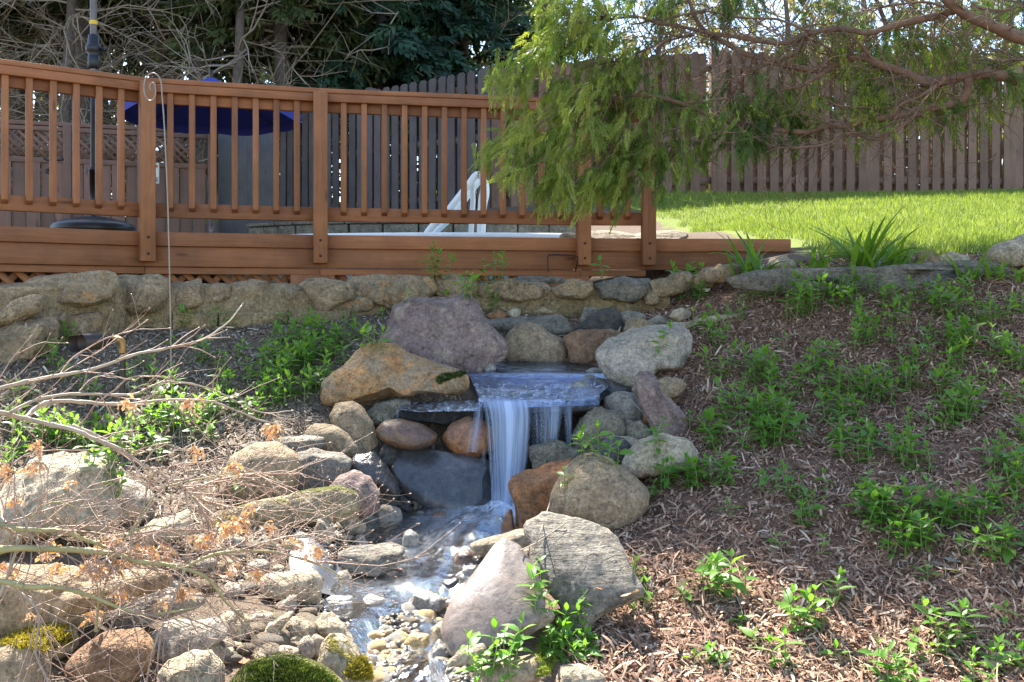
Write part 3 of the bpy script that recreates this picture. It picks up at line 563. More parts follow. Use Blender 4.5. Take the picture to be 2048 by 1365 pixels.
# named stones of the stream bed
peb = [('cA', [(450,590),(495,500),(520,500),(575,570),(545,612),(490,615)], 'tanp', 'pointed white stone standing among the pebbles'),
 ('cA', [(558,530),(590,490),(650,480),(705,515),(700,550),(640,570),(580,560)], 'tanp', 'speckled cream cobble behind the pointed white stone'),
 ('cA', [(655,460),(690,430),(735,460),(735,495),(690,500)], 'greyp', 'pale cobble at the end of the mossy slab'),
 ('cA', [(750,455),(780,435),(860,450),(875,485),(820,502),(760,490)], 'greyp', 'smooth grey cobble below the shiny angular rock'),
 ('cA', [(800,400),(830,355),(880,360),(890,410),(840,420)], 'grey', 'dark grey cobble at the foot of the wet slab'),
 ('cA', [(850,415),(870,380),(920,390),(940,420),(900,440)], 'wetdark', 'black wet cobble at the foot of the wet slab'),
 ('cA', [(920,420),(925,375),(960,365),(995,400),(985,430),(950,440)], 'tanp', 'pitted pale cobble at the foot of the wet slab'),
 ('cA', [(1000,515),(1015,475),(1060,465),(1090,495),(1085,520),(1040,525)], 'wetbrown', 'dark red brown cobble in the foam'),
 ('cA', [(875,610),(885,560),(915,550),(948,575),(945,625),(910,648)], 'wetgrey', 'blue grey egg shaped cobble standing in the water'),
 ('cA', [(645,630),(665,580),(690,570),(718,610),(710,640),(660,640)], 'greyp', 'small pointed grey stone by the flaky slate'),
 ('cA', [(770,560),(800,540),(830,550),(825,578),(785,578)], 'wetgrey', 'blue grey pebble behind the egg shaped cobble'),
 ('cA', [(765,520),(850,512),(920,515),(900,540),(800,545)], 'slatet', 'flat splinter of brown slate among the pebbles'),
 ('cA', [(785,750),(800,730),(870,728),(890,755),(850,778),(800,770)], 'wetbrown', 'orange tan wet cobble below the flaky slate'),
 ('cA', [(690,800),(710,780),(755,778),(770,800),(740,820),(700,815)], 'wetbrown', 'brown wet cobble left of the rapids'),
 ('cA', [(670,765),(690,735),(770,740),(780,765),(700,785)], 'wetgrey', 'grey wet cobble under the flaky slate'),
 ('cA', [(555,800),(575,745),(620,735),(650,775),(640,815),(580,825)], 'greyp', 'pale cobble right of the rectangular cream boulder'),
 ('cA', [(1040,830),(1060,780),(1120,770),(1140,800),(1110,840)], 'wetdark', 'black stone in the current above the wet smooth slab'),
 ('cA', [(1080,780),(1140,740),(1200,730),(1160,770),(1100,800)], 'wetgrey', 'thin grey stone cutting the current'),
 ('cA', [(1140,740),(1170,712),(1215,712),(1215,745),(1180,755)], 'wetgrey', 'round grey stone below the dark red stone'),
 ('cA', [(655,895),(720,848),(790,862),(808,905),(760,930),(690,925)], 'wetgrey', 'submerged grey green stone breaking the surface'),
 ('cA', [(485,895),(550,850),(640,855),(650,890),(560,920)], 'wetgrey', 'flat submerged stone below the cream boulder'),
 ('cA', [(815,1030),(860,1005),(905,1030),(880,1058),(830,1055)], 'wetgold', 'golden stone under the shallow water'),
 ('cA', [(882,1062),(920,1018),(990,1030),(1002,1075),(940,1100)], 'wetgold', 'large golden stone under the shallow water'),
 ('cA', [(700,1030),(750,1008),(800,1025),(770,1045)], 'wetgold', 'thin golden stone under the shallow water'),
 ('cA', [(620,960),(680,940),(720,965),(680,990)], 'wetgold', 'pinkish gold stone near the left bank of the stream')]
for cr_, pts, m_, lb in peb:
    sub = m_ in ('wetgold', 'wetgrey', 'wetbrown')
    rock('cobble', cr_, pts, m_, lb, None, ang=1 if not sub else 0, cat='cobble')
rock('flaky_slate', 'cA', [(580,660),(640,625),(760,615),(850,625),(880,650),(850,690),(780,740),(680,740),(610,710)], 'slate', 'flaky layered slate lying in the stream', 3.2, ang=4, flat=.3, rough=.1, depth=.9, p=.6)
# stones behind the long slab and beside the lawn
rock(S, 'c6', [(1385,260),(1418,190),(1510,180),(1545,250),(1500,290),(1420,290)], 'wallo', 'upright brown stub of rock beside the leafy clumps', 5.35, ang=4, p=.6)
rock(S, 'c6', [(1520,230),(1600,188),(1705,210),(1700,260),(1600,290),(1530,275)], 'tanp', 'sunlit beige stone between brown stub and big lawn stone', 5.4, ang=3)
rock(B, 'c6', [(1810,210),(1860,150),(2030,95),(2150,110),(2160,260),(2000,290),(1880,270)], 'tanp', 'big beige boulder at the lawn edge', 5.4, ang=3)
rock(S, 'c6', [(1280,245),(1300,222),(1390,225),(1400,260),(1320,280)], 'tan', 'low stone behind the tallest leafy clump', 5.5, ang=2)
rock('long_slab', 'c6', [(330,365),(345,320),(420,295),(800,288),(1200,272),(1600,248),(1820,238),(1880,265),(1895,345),(1800,388),(1400,410),(1000,420),(800,425),(600,415),(400,410)], 'slate', 'long grey stone slab laid along the top of the bank', 5.14, depth=.22, ang=3, p=.35, flat=.6, shear=.1, cat='slab')
rock(S, 'c6', [(170,360),(165,300),(250,258),(340,250),(400,280),(360,350),(250,370)], 'wallo', 'brown stone between deck end and long grey slab', 5.52, ang=3)
rock(S, 'c6', [(530,260),(560,228),(640,215),(700,255),(680,295),(560,300)], 'tanp', 'yellowish stone behind the first leafy clump', 5.55, ang=3)
rock('ledge_stone', 'p', [(1180,472),(1200,460),(1290,458),(1365,462),(1370,480),(1290,490),(1190,490)], 'slatet', 'flat ledge stone lying in the bed behind the deck', 7.6, ang=3, flat=.1)
rock('ledge_stone', 'p', [(1120,470),(1140,462),(1185,462),(1190,482),(1125,484)], 'tan', 'small ledge stone behind the railing near the bed', 7.7, ang=3, flat=.3)
# stone wall with its stones
swall = empty('stone_wall', W(500, 600, 5.35)); tagit(swall, 'low mortared fieldstone retaining wall in front of the wooden deck', 'wall')
ws = [('c4', [(-40,560),(80,490),(180,462),(245,490),(240,550),(120,612),(-40,670)], 'wall', 4.42), ('c4', [(90,460),(130,400),(210,365),(400,335),(600,333),(645,380),(645,475),(560,510),(380,555),(295,560),(255,490),(180,465)], 'wallo', 4.72),
 ('c4', [(650,375),(720,355),(900,348),(965,380),(975,450),(920,560),(780,585),(700,570),(675,470)], 'wall', 5.0), ('c4', [(-40,670),(130,612),(280,575),(305,640),(290,770),(180,870),(60,950),(-40,990)], 'wall', 4.38),
 ('c4', [(300,650),(380,575),(500,555),(565,600),(560,690),(450,760),(330,810),(285,770)], 'wallo', 4.66), ('c4', [(980,425),(1060,385),(1150,378),(1180,430),(1175,510),(1100,580),(1000,550)], 'wall', 5.12),
 ('c4', [(1175,425),(1250,393),(1330,408),(1345,475),(1290,510),(1195,500)], 'wallo', 5.2), ('c4', [(1338,405),(1450,378),(1545,388),(1555,445),(1500,500),(1400,500),(1335,465)], 'wall', 5.26), ('c4', [(1548,415),(1650,393),(1735,430),(1735,490),(1650,525),(1555,500)], 'wallo', 5.32),
 ('c4', [(1735,415),(1800,378),(1950,376),(2050,395),(2070,480),(1900,555),(1820,550),(1755,490)], 'wall', 5.38), ('c4', [(1340,500),(1400,485),(1510,490),(1510,530),(1400,540)], 'wall', 5.28),
 ('c4', [(560,590),(640,520),(700,560),(760,570),(760,620),(640,680),(560,690)], 'wall', 4.95), ('c4', [(300,600),(330,565),(390,570),(380,620),(320,630)], 'wallo', 4.62),
 ('c5', [(20,330),(160,270),(290,310),(270,370),(120,400),(20,410)], 'wallo', 5.44), ('c5', [(150,205),(280,185),(560,195),(610,260),(540,330),(400,360),(290,340),(185,265)], 'wallo', 5.5),
 ('c5', [(590,210),(700,185),(790,198),(840,240),(800,300),(680,310),(600,280)], 'wall', 5.56), ('c5', [(825,240),(930,208),(1180,222),(1215,265),(1140,310),(980,325),(860,300)], 'wall', 5.6),
 ('c5', [(1205,260),(1300,208),(1440,213),(1455,265),(1380,310),(1230,300)], 'wallo', 5.62), ('c5', [(1445,230),(1600,193),(1745,208),(1735,275),(1640,325),(1480,310)], 'slate', 5.62),
 ('c5', [(1742,215),(1900,163),(1965,200),(1900,290),(1760,300)], 'wall', 5.6), ('c5', [(1000,205),(1100,190),(1290,200),(1290,225),(1150,235),(1010,230)], 'slate', 5.78), ('c5', [(1700,300),(1740,260),(1790,300),(1780,340),(1710,340)], 'wall', 5.58),
 ('c5', [(1950,200),(2040,150),(2140,150),(2160,200),(2060,250),(1970,250)], 'wallo', 5.6)]
for cr_, pts, m_, D_ in ws: rock('stone', cr_, pts, m_, None, D_, parent=swall, depth=.75, ang=6, rough=.11, shear=.3, p=.62)
# mortar core and footing courses
core = [(-300, 4.15), (0, 4.50), (120, 4.72), (250, 5.02), (400, 5.2), (560, 5.36), (700, 5.5), (900, 5.64), (1150, 5.72), (1340, 5.72)]
CL = smoothline([[(x - HX) / FPX * D, D + .02, 0] for x, D in core], 240)
nrm = np.gradient(CL, axis=0); nrm /= np.linalg.norm(nrm, axis=1)[:, None]; nrm = np.stack([-nrm[:, 1], nrm[:, 0], 0 * nrm[:, 0]], 1)
gz = ground(CL[:, 0], CL[:, 1]); tz = np.interp(np.arange(240) / 4, [0, 10, 20, 30, 45, 59], [ZC + .0, ZC + .085, ZC + .095, ZC + .08, ZC + .075, ZC + .08])
V = []
for k in range(240):
    for off, z in ((-.145, gz[k] - .2), (-.125, tz[k] - .04), (-.05, tz[k]), (.12, tz[k]), (.16, gz[k] - .2)): V.append(CL[k] + nrm[k] * off + [0, 0, z])
V = np.array(V); V += np.stack([fbm(V * 5, 2, 3) * .03, fbm(V * 5, 12, 3) * .045, fbm(V * 6, 22, 3) * .02], 1)
i = np.arange(239)[:, None] * 5 + np.arange(4)[None]; F = np.stack([i, i + 5, i + 6, i + 1], -1).reshape(-1, 4)
part('mortar', V, F, MT['conc'], swall)
for (x0, x1, yb, yt, D_) in [(345, 434, 655, 628, 5.06), (438, 575, 650, 625, 5.2), (579, 700, 650, 622, 5.36)]:
    D0 = D_; a = W(x0, yb + 12, np.interp(x0, [c[0] for c in core], [c[1] for c in core]) - .15); b_ = W(x1, yb + 12, np.interp(x1, [c[0] for c in core], [c[1] for c in core]) - .15)
    top = W(x0, yt, a[1])[2]; d = (b_ - a); d[2] = 0; nn = np.array([-d[1], d[0], 0]); nn /= np.linalg.norm(nn)
    q = [];
    for u in np.linspace(0, 1, 9):
        for o_, z in ((0, a[2]), (-.004, top - .01), (.012, top), (.12, top)): q.append([*(a + d * u + nn * o_)[:2], z])
    q = np.array(q); q += np.stack([0 * q[:, 0], fbm(q * 9, 5, 3) * .010, fbm(q * 9, 6, 3) * .005], 1)
    i = np.arange(8)[:, None] * 4 + np.arange(3)[None]; part('footing_block', q, np.stack([i, i + 4, i + 5, i + 1], -1).reshape(-1, 4), MT['conc'], swall)
GV = []; gx = np.linspace(-5.5, 5.5, 220); gy = np.linspace(1.9, 14, 300); X_, Y_ = np.meshgrid(gx, gy)
gvz = np.stack([X_, Y_, ground(X_, Y_)], -1).reshape(-1, 3); i = np.arange(299)[:, None] * 220 + np.arange(219)[None]
gf = np.stack([i, i + 1, i + 221, i + 220], -1).reshape(-1, 4)
gt = np.concatenate([gf[:, [0, 1, 2]], gf[:, [0, 2, 3]]])
_VA = np.concatenate([gvz] + ROCKV); _FA = np.concatenate([gt] + [f + len(gvz) for f in ROCKF])
BVH = BVHTree.FromPolygons(_VA.tolist(), _FA.tolist())
def hit(x, y):
    d = Vector(W(x, y, 1.0) - [0, 0, ZC]); r = BVH.ray_cast(Vector((0, 0, ZC)), d.normalized())
    return (np.array(r[0]), np.array(r[1])) if r[0] is not None else (hit0(x, y), np.array([0, 0, 1.]))
def drop(x, y, z=6.0):
    r = BVH.ray_cast(Vector((x, y, z)), Vector((0, 0, -1)))
    return np.array(r[0]) if r[0] is not None else np.array([x, y, float(ground(np.array([x]), np.array([y]))[0])])

# ------------------------------------------------------------------ water
def water_mat(name, foam_c=(.75, .80, .86), tint=(.72, .78, .78), ior=1.33, bs=.28, flo=.40, fhi=.66, gc=(.95, .97, 1)):
    m, t, b, out = NM(name); co = nd(t, 'TexCoord').outputs['Object']
    fo = nd(t, 'Attribute', attribute_name='foam').outputs['Fac']
    fl = nd(t, 'Attribute', attribute_name='flow').outputs['Vector']
    s1 = noise(t, nd(t, 'Mapping', {'Vector': fl}, Scale=(26, 8, 1)).outputs[0], 1.0, 5, .65, 1.4)
    s2 = noise(t, co, 55, 3, .6, .5); s3 = noise(t, co, 14, 3, .5, .8)
    h = mth(t, 'ADD', mth(t, 'MULTIPLY', s1, 1.0), mth(t, 'ADD', mth(t, 'MULTIPLY', s2, .35), mth(t, 'MULTIPLY', s3, 1.1)))
    bn = bump(t, None, h, bs, .016)
    gl = nd(t, 'BsdfGlossy', {'Normal': bn}, Roughness=.035); gl.inputs['Color'].default_value = (*gc, 1)
    tr = nd(t, 'BsdfTransparent'); tr.inputs['Color'].default_value = (*tint, 1)
    fr = nd(t, 'Fresnel', {'Normal': bn}, IOR=ior)
    w = nd(t, 'MixShader', {0: fr.outputs[0], 1: tr.outputs[0], 2: gl.outputs[0]})
    b.inputs['Base Color'].default_value = (*foam_c, 1); b.inputs['Roughness'].default_value = .35; t.links.new(bn, b.inputs['Normal'])
    k = mth(t, 'MULTIPLY', fo, ramp(t, mth(t, 'ADD', mth(t, 'MULTIPLY', s1, .7), mth(t, 'MULTIPLY', s2, .3)), [(flo, g3(0)), (fhi, g3(1))]), True)
    ms = nd(t, 'MixShader', {0: k, 1: w.outputs[0], 2: b.outputs[0]}); t.links.new(ms.outputs[0], out.inputs['Surface'])
    return m
MT['water'] = water_mat('stream_water'); MT['lipwater'] = water_mat('ledge_water', tint=(.40, .44, .50), ior=1.38, bs=.75, flo=.49, fhi=.62, gc=(.50, .62, .85))  # blue gloss colour of the ledge water stands in for reflected sky
def fall_mat():
    m, t, b, out = NM('falling_water'); fl = nd(t, 'Attribute', attribute_name='flow').outputs['Vector']; de = nd(t, 'Attribute', attribute_name='foam').outputs['Fac']
    s1 = noise(t, nd(t, 'Mapping', {'Vector': fl}, Scale=(60, 1.3, 1)).outputs[0], 1.0, 4, .6, .35)
    s2 = noise(t, nd(t, 'Mapping', {'Vector': fl}, Scale=(17, .9, 1)).outputs[0], 1.0, 3, .55, .5)
    f = mth(t, 'ADD', mth(t, 'MULTIPLY', s1, .45), mth(t, 'MULTIPLY', s2, .55))
    a = mth(t, 'MULTIPLY', de, ramp(t, f, [(.36, g3(.05)), (.48, g3(.5)), (.60, g3(1))]), True)
    b.inputs['Base Color'].default_value = (.60, .70, .88, 1); b.inputs['Roughness'].default_value = .22; b.inputs['Specular IOR Level'].default_value = .8
    bump(t, b, f, .5, .01)
    tl = nd(t, 'BsdfTranslucent'); tl.inputs['Color'].default_value = (.65, .74, .90, 1)
    m2 = nd(t, 'MixShader', {1: b.outputs[0], 2: tl.outputs[0]}); m2.inputs[0].default_value = .45
    tr = nd(t, 'BsdfTransparent'); ms = nd(t, 'MixShader', {0: a, 1: tr.outputs[0], 2: m2.outputs[0]}); t.links.new(ms.outputs[0], out.inputs['Surface'])
    return m
MT['fall'] = fall_mat()
def sheet(name, rows, mat, nu, nv, foam, disp, parent=None):
    """surface through rows of (left, right) world points"""
    Rw = np.array([[a, b_] for a, b_ in rows]); L = smoothline(Rw[:, 0], nv); Q = smoothline(Rw[:, 1], nv)
    u = np.linspace(0, 1, nu)[None, :, None]; V = L[:, None] * (1 - u) + Q[:, None] * u
    UU, VV = np.meshgrid(np.linspace(0, 1, nu), np.linspace(0, 1, nv)); V = disp(V, UU, VV)
    i = np.arange(nv - 1)[:, None] * nu + np.arange(nu - 1)[None]; F = np.stack([i, i + 1, i + nu + 1, i + nu], -1).reshape(-1, 4)
    wd_ = np.linalg.norm(Rw[:, 1] - Rw[:, 0], axis=1).mean(); ln = np.linalg.norm(np.diff(L, axis=0), axis=1).sum()
    fl = np.stack([UU * wd_, VV * ln, 0 * UU], -1).reshape(-1, 3)
    V = V.reshape(-1, 3)
    return link(name, mesh(name, V, F, mat, True, {'foam': foam(UU, VV).ravel(), 'flow': fl}), parent)
# stream: one surface down the channel, wide enough to run under its banks
ys = np.linspace(4.1, 2.1, 150); xl = np.interp(ys, _CH[:, 0], _CH[:, 1]) - .12; xr = np.interp(ys, _CH[:, 0], _CH[:, 2]) + .1
rows = [((xl[k], ys[k], water_z(ys[k])), (xr[k], ys[k], water_z(ys[k]))) for k in range(0, 150, 6)]
def sdisp(V, U, Vv):
    x, y = V[..., 0], V[..., 1]; P = np.stack([x * 9, y * 4, 0 * x], -1)
    core_ = np.exp(-((x - np.interp(y, [2.3, 2.7, 2.95, 3.3, 3.6, 3.95], [-.28, -.27, -.22, -.14, -.12, -.06])) / .16) ** 2)
    z = fbm(P, 31, 4) * .008 + core_ * (fbm(P * 1.6, 51, 3) * .016)
    for yy, a in ((3.02, .03), (3.36, .02), (2.62, .012)): z = z + a * np.tanh((y - yy) * 22) * .5 * core_
    V[..., 2] += z; return V
def sfoam(U, Vv):
    y = 4.1 - Vv * 2.0; u0 = np.interp(y, [2.3, 2.7, 2.95, 3.3, 3.6, 3.95], [.5, .5, .55, .6, .70, .80]); k = np.exp(-((U - u0) / .20) ** 2)
    a = np.interp(y, [2.2, 2.6, 2.85, 3.0, 3.1, 3.3, 3.5, 3.75, 3.98], [.0, .0, .0, .2, .04, .05, .2, .55, 1.3])
    return k * a
st_ = sheet('stream', rows, MT['water'], 90, 190, sfoam, sdisp); st_['kind'] = 'structure'
# upper pool flowing over the ledge
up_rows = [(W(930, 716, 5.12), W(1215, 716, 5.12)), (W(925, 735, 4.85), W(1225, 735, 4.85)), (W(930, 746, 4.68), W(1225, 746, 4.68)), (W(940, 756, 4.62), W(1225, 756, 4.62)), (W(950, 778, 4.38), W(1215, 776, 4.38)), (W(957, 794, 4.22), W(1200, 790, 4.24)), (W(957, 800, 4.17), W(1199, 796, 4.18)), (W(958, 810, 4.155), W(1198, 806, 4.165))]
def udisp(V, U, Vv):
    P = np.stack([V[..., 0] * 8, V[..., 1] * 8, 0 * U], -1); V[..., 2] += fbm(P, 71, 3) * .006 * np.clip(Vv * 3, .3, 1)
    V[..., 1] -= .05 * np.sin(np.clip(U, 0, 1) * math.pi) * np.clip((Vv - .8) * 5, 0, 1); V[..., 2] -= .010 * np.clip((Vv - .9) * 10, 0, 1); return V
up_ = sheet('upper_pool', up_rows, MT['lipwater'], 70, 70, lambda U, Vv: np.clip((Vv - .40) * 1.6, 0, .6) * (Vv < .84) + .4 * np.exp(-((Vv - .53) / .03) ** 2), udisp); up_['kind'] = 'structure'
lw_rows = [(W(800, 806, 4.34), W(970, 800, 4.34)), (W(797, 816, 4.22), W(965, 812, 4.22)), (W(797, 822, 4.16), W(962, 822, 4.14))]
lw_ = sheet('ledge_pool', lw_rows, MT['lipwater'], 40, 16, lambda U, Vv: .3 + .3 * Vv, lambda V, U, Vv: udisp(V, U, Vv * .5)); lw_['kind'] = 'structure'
wf = empty('waterfall', W(1020, 1020, 3.98)); tagit(wf, 'white waterfall pouring over the dark ledge into the stream', 'waterfall')
def fall(pts, foam, nu=60, amp=.012, seed=0):
    """pts: rows (xl, xr, y, D)"""
    rows = [(W(a, y, D), W(b_, y, D)) for a, b_, y, D in pts]
    def disp(V, U, Vv):
        P = np.stack([U * 9, Vv * .8 + seed, 0 * U + seed], -1); P2 = np.stack([U * 26, Vv * .7, 0 * U + seed], -1)
        V[..., 0] += vnoise(np.stack([U * 7, Vv * 2.2 + seed, 0 * U], -1), 93) * .012 * Vv * min(1, nu / 40)
        V[..., 1] += (vnoise(P, 91) * amp + vnoise(P2, 95) * amp * .5) * np.clip(Vv * 4, .1, 1); return V
    o = sheet('water_veil', rows, MT['fall'], nu, 40, foam, disp)
    o.parent = wf; o.matrix_parent_inverse = Matrix.Translation(-wf.location); return o
fall([(962, 1058, 799, 4.17), (964, 1058, 806, 4.115), (970, 1060, 840, 4.07), (976, 1054, 920, 4.03), (980, 1044, 990, 3.99), (976, 1040, 1024, 3.97)], lambda U, V: np.interp(U, [0, .06, .5, .94, 1], [.2, 1.25, 1.35, 1.1, .1]))
fall([(975, 1035, 803, 4.15), (980, 1034, 830, 4.10), (985, 1020, 930, 4.06), (984, 1022, 1022, 4.0)], lambda U, V: .75 + 0 * U, 40, .012, 4)
fall([(1054, 1128, 806, 4.16), (1058, 1126, 840, 4.12), (1066, 1116, 900, 4.10), (1070, 1106, 945, 4.08)], lambda U, V: .85 * np.sin(U * math.pi) ** .6 * (1 - .4 * V) + .15 * (V < .2), 40, .010, 2)
fall([(1122, 1148, 803, 4.17), (1126, 1146, 830, 4.13), (1132, 1143, 890, 4.10), (1126, 1140, 925, 4.06)], lambda U, V: 1.1 * np.sin(U * math.pi), 20, .006, 3)
fall([(1086, 1096, 880, 4.13), (1078, 1086, 910, 4.10), (1074, 1078, 938, 4.08)], lambda U, V: .5 * np.sin(U * math.pi), 10, .004, 5)
fall([(950, 966, 806, 4.16), (946, 966, 830, 4.10), (936, 962, 870, 4.03), (930, 958, 905, 4.0)], lambda U, V: .9 * np.sin(U * math.pi), 26, .006, 6)
fall([(963, 974, 900, 4.03), (962, 970, 930, 4.0)], lambda U, V: .5 * np.sin(U * math.pi), 10, .004, 8)
fall([(792, 800, 820, 4.17), (792, 798, 832, 4.15), (791, 796, 848, 4.13)], lambda U, V: .6 * np.sin(U * math.pi), 10, .003, 7)
fall([(957, 1200, 794, 4.21), (957, 1200, 803, 4.13), (960, 1196, 814, 4.125), (962, 1192, 826, 4.125)], lambda U, V: np.clip(1.1 - V * 1.25, 0, 1) * (.22 + .5 * vnoise(np.stack([U * 30, 0 * U, 0 * U], -1), 3)).clip(0, 1), 120, .008, 9)
pb_rows = [tuple(p_ - np.array([0, 0, .03]) for p_ in r_) for r_ in up_rows]
pbed = sheet('pool_bed', pb_rows, RK['black'], 30, 30, lambda U, V: 0 * U, lambda V, U, Vv: V + (fbm(V * 14, 5, 3) * .008)[..., None] * np.array([0, 0, 1.])); pbed['kind'] = 'structure'
g = np.random.default_rng(41); n = 5200; y = 1 / g.uniform(1 / 4.0, 1 / 2.2, n); x = np.interp(y, _CH[:, 0], _CH[:, 1]) + g.uniform(-.12, 1.12, n) * (np.interp(y, _CH[:, 0], _CH[:, 2]) - np.interp(y, _CH[:, 0], _CH[:, 1])); z = ground(x, y); sz = g.lognormal(-4.75, .4, n)
V, F = scatter((ICO[2][0] * [1, .8, .6] * (1 + .15 * fbm(ICO[2][0] * 1.5, 8, 2))[:, None], ICO[2][1]), np.stack([x, y, z + sz * .2], 1), frames(g.normal(size=(n, 3)) * [1, 1, .25]), sz[:, None] * g.uniform(.7, 1.3, (n, 3)))
o = link('gravel', mesh('gravel', V, F, attr_mat('gravel_m', [(0, (.04, .038, .036)), (.35, (.09, .08, .07)), (.6, (.18, .145, .10)), (.85, (.30, .22, .12)), (1, (.32, .29, .26))], .35, 'tint', 0, 60), True, {'tint': rep(g.random(n), len(ICO[2][0]))})); tagit(o, 'fine mixed gravel covering the bed of the stream', 'gravel', None, 'stuff')
# the rubber liner showing at the edge of the stream
LN = np.array([W(*p) for p in [(570, 1128, 3.1), (600, 1090, 3.28), (650, 1095, 3.28), (706, 1120, 3.1), (700, 1160, 3.02), (640, 1185, 2.92), (590, 1165, 2.96)]])
cc = LN.mean(0); Vl = [cc]; Fl = []
for r_ in (.35, .7, 1.0):
    for p in LN: Vl.append(cc + (p - cc) * r_)
n7 = len(LN)
for k in range(n7):
    Fl.append((0, 1 + k, 1 + (k + 1) % n7))
    for q in (0, 1): Fl.append((1 + q * n7 + k, 1 + (q + 1) * n7 + k, 1 + (q + 1) * n7 + (k + 1) % n7, 1 + q * n7 + (k + 1) % n7))
Vl = np.array(Vl); Vl[:, 2] = ground(Vl[:, 0], Vl[:, 1]) + .022
ln_ = link('pond_liner', mesh('pond_liner', Vl, Fl, plain('rubber_liner', (.10, .105, .115), .35, 0, .15, 9))); tagit(ln_, 'smooth dark rubber pond liner showing between stones at the stream edge', 'pond liner')
sb = ln_.modifiers.new('s', 'SUBSURF'); sb.levels = sb.render_levels = 2

# ------------------------------------------------------------------ boards
def bevel(o, w=.004):
    m = o.modifiers.new('bevel', 'BEVEL'); m.width = w; m.segments = 2; m.limit_method = 'ANGLE'; return o
def box_arr(sx, sy, sz):
    V = np.array([[x, y, z] for x in (-sx / 2, sx / 2) for y in (-sy / 2, sy / 2) for z in (-sz / 2, sz / 2)])
    F = np.array([[0, 1, 3, 2], [4, 6, 7, 5], [0, 4, 5, 1], [2, 3, 7, 6], [0, 2, 6, 4], [1, 5, 7, 3]]); return V, F
_bm = {}
def board(name, p0, p1, h, t, mat, parent, off=0.0, bev=.004, ext=0.0):
    """horizontal board from p0 to p1 (x, y, z of its centre); h height, t thickness, off = towards the outside"""
    p0, p1 = np.array(p0, float), np.array(p1, float); d = p1 - p0; L = np.linalg.norm(d) + ext; u = d / np.linalg.norm(d)
    n = np.array([u[1], -u[0], 0]); n /= np.linalg.norm(n); c = (p0 + p1) / 2 + n * off
    V, F = box_arr(L, t, h); o = link(name, mesh(name, V, F, mat, False), parent, c - np.array(parent.location))
    o.rotation_euler = (0, -math.asin(u[2]), math.atan2(d[1], d[0])); return bevel(o, bev) if bev else o
def upright(name, c, sx, sy, h, mat, parent, rz=0.0, bev=.004, key=None):
    key = key or (name, round(sx, 4), round(sy, 4), round(h, 3), mat.name)
    if key not in _bm: V, F = box_arr(sx, sy, h); _bm[key] = mesh(name, V, F, mat, False)
    o = link(name, _bm[key], parent, np.array(c) - np.array(parent.location)); o.rotation_euler[2] = rz
    return bevel(o, bev) if bev else o
def at(A, Bp, s): return np.array(A) + (np.array(Bp) - np.array(A)) * s

# ------------------------------------------------------------------ deck
PD = [(-4.15, 4.55), (-2.267, 5.87), (-1.247, 6.17), (.468, 6.50), (.92, 6.53), (1.92, 6.60)]
ZD = ZC + .42
deck = empty('wooden_deck', (-1.2, 6.5, ZC - .02)); tagit(deck, 'stained cedar deck with slatted railing and lattice skirt above the stone wall', 'deck')
def seg(k): a, b_ = np.array(PD[k]), np.array(PD[k + 1]); return a, b_
for k in range(5):
    a, b_ = seg(k); A3 = lambda z: (*a, z); B3 = lambda z: (*b_, z); e = .0
    board('fascia_board', A3(ZC + .375), B3(ZC + .375), .088, .038, MT['deck_x'], deck, .028)
    board('fascia_board', A3(ZC + .268), B3(ZC + .268), .125, .036, MT['deck_x'], deck, .004)
    if k < 4: board('fascia_board', A3(ZC + .182), B3(ZC + .182), .044, .036, MT['deck_x'], deck, -.02)
    if k == 4: board('end_board', (b_[0], b_[1], ZC + .33), (b_[0] + .02, b_[1] + .5, ZC + .33), .17, .036, MT['deck_x'], deck); continue
    board('rail_cap', A3(ZC + 1.345), B3(ZC + 1.345), .032, .135, MT['deck_x'], deck, 0, .006, .03)
    board('rail_trim', A3(ZC + 1.302), B3(ZC + 1.302), .052, .034, MT['deck_x'], deck, .046)
    board('top_rail', A3(ZC + 1.262), B3(ZC + 1.262), .09, .036, MT['deck_x'], deck, -.012)
    board('bottom_rail', A3(ZC + .555), B3(ZC + .555), .09, .036, MT['deck_x'], deck, -.012)
    L = np.linalg.norm(b_ - a); u = (b_ - a) / L; n = np.array([u[1], -u[0]]); nb = int(round((L - .10) / .125)); rz = math.atan2(u[1], u[0])
    key = 'bal'
    if key not in _bm:                                          # baluster with a slanted foot
        V, F = box_arr(.037, .037, .735); V[(V[:, 2] < 0) & (V[:, 1] > 0), 2] += 0; V[(V[:, 2] < 0) & (V[:, 1] < 0), 2] += .022; _bm[key] = mesh('baluster', V, F, MT['deck_z'], False)
    for q in range(nb - 1 if L > .6 else 3):
        s_ = .085 + (q + .5) * (L - .17) / (nb - 1 if L > .6 else 3); p = a + u * s_ + n * .026
        o = link('baluster', _bm[key], deck, np.array([p[0], p[1], ZC + .915]) - np.array(deck.location)); o.rotation_euler[2] = rz + random.uniform(-.02, .02); bevel(o, .003)
for k in (1, 2, 3, 4):
    x, y = PD[k]; a, b_ = np.array(PD[k - 1]), np.array(PD[k + 1]); u = (b_ - a) / np.linalg.norm(b_ - a); n = np.array([u[1], -u[0]]); rz = math.atan2(u[1], u[0])
    p = np.array([x, y]) + n * .085
    post = upright('post', (*p, ZC + .780), .09, .088, 1.095, MT['deck_z'], deck, rz, .006)
    for zz in (-.50, -.40):
        sv, sf = tube(np.array([[0, -.0445, zz], [0, -.047, zz]]), [.009, .009], 8, True); so = link('screw', mesh('screw', sv, sf, MT['bronze']), post)
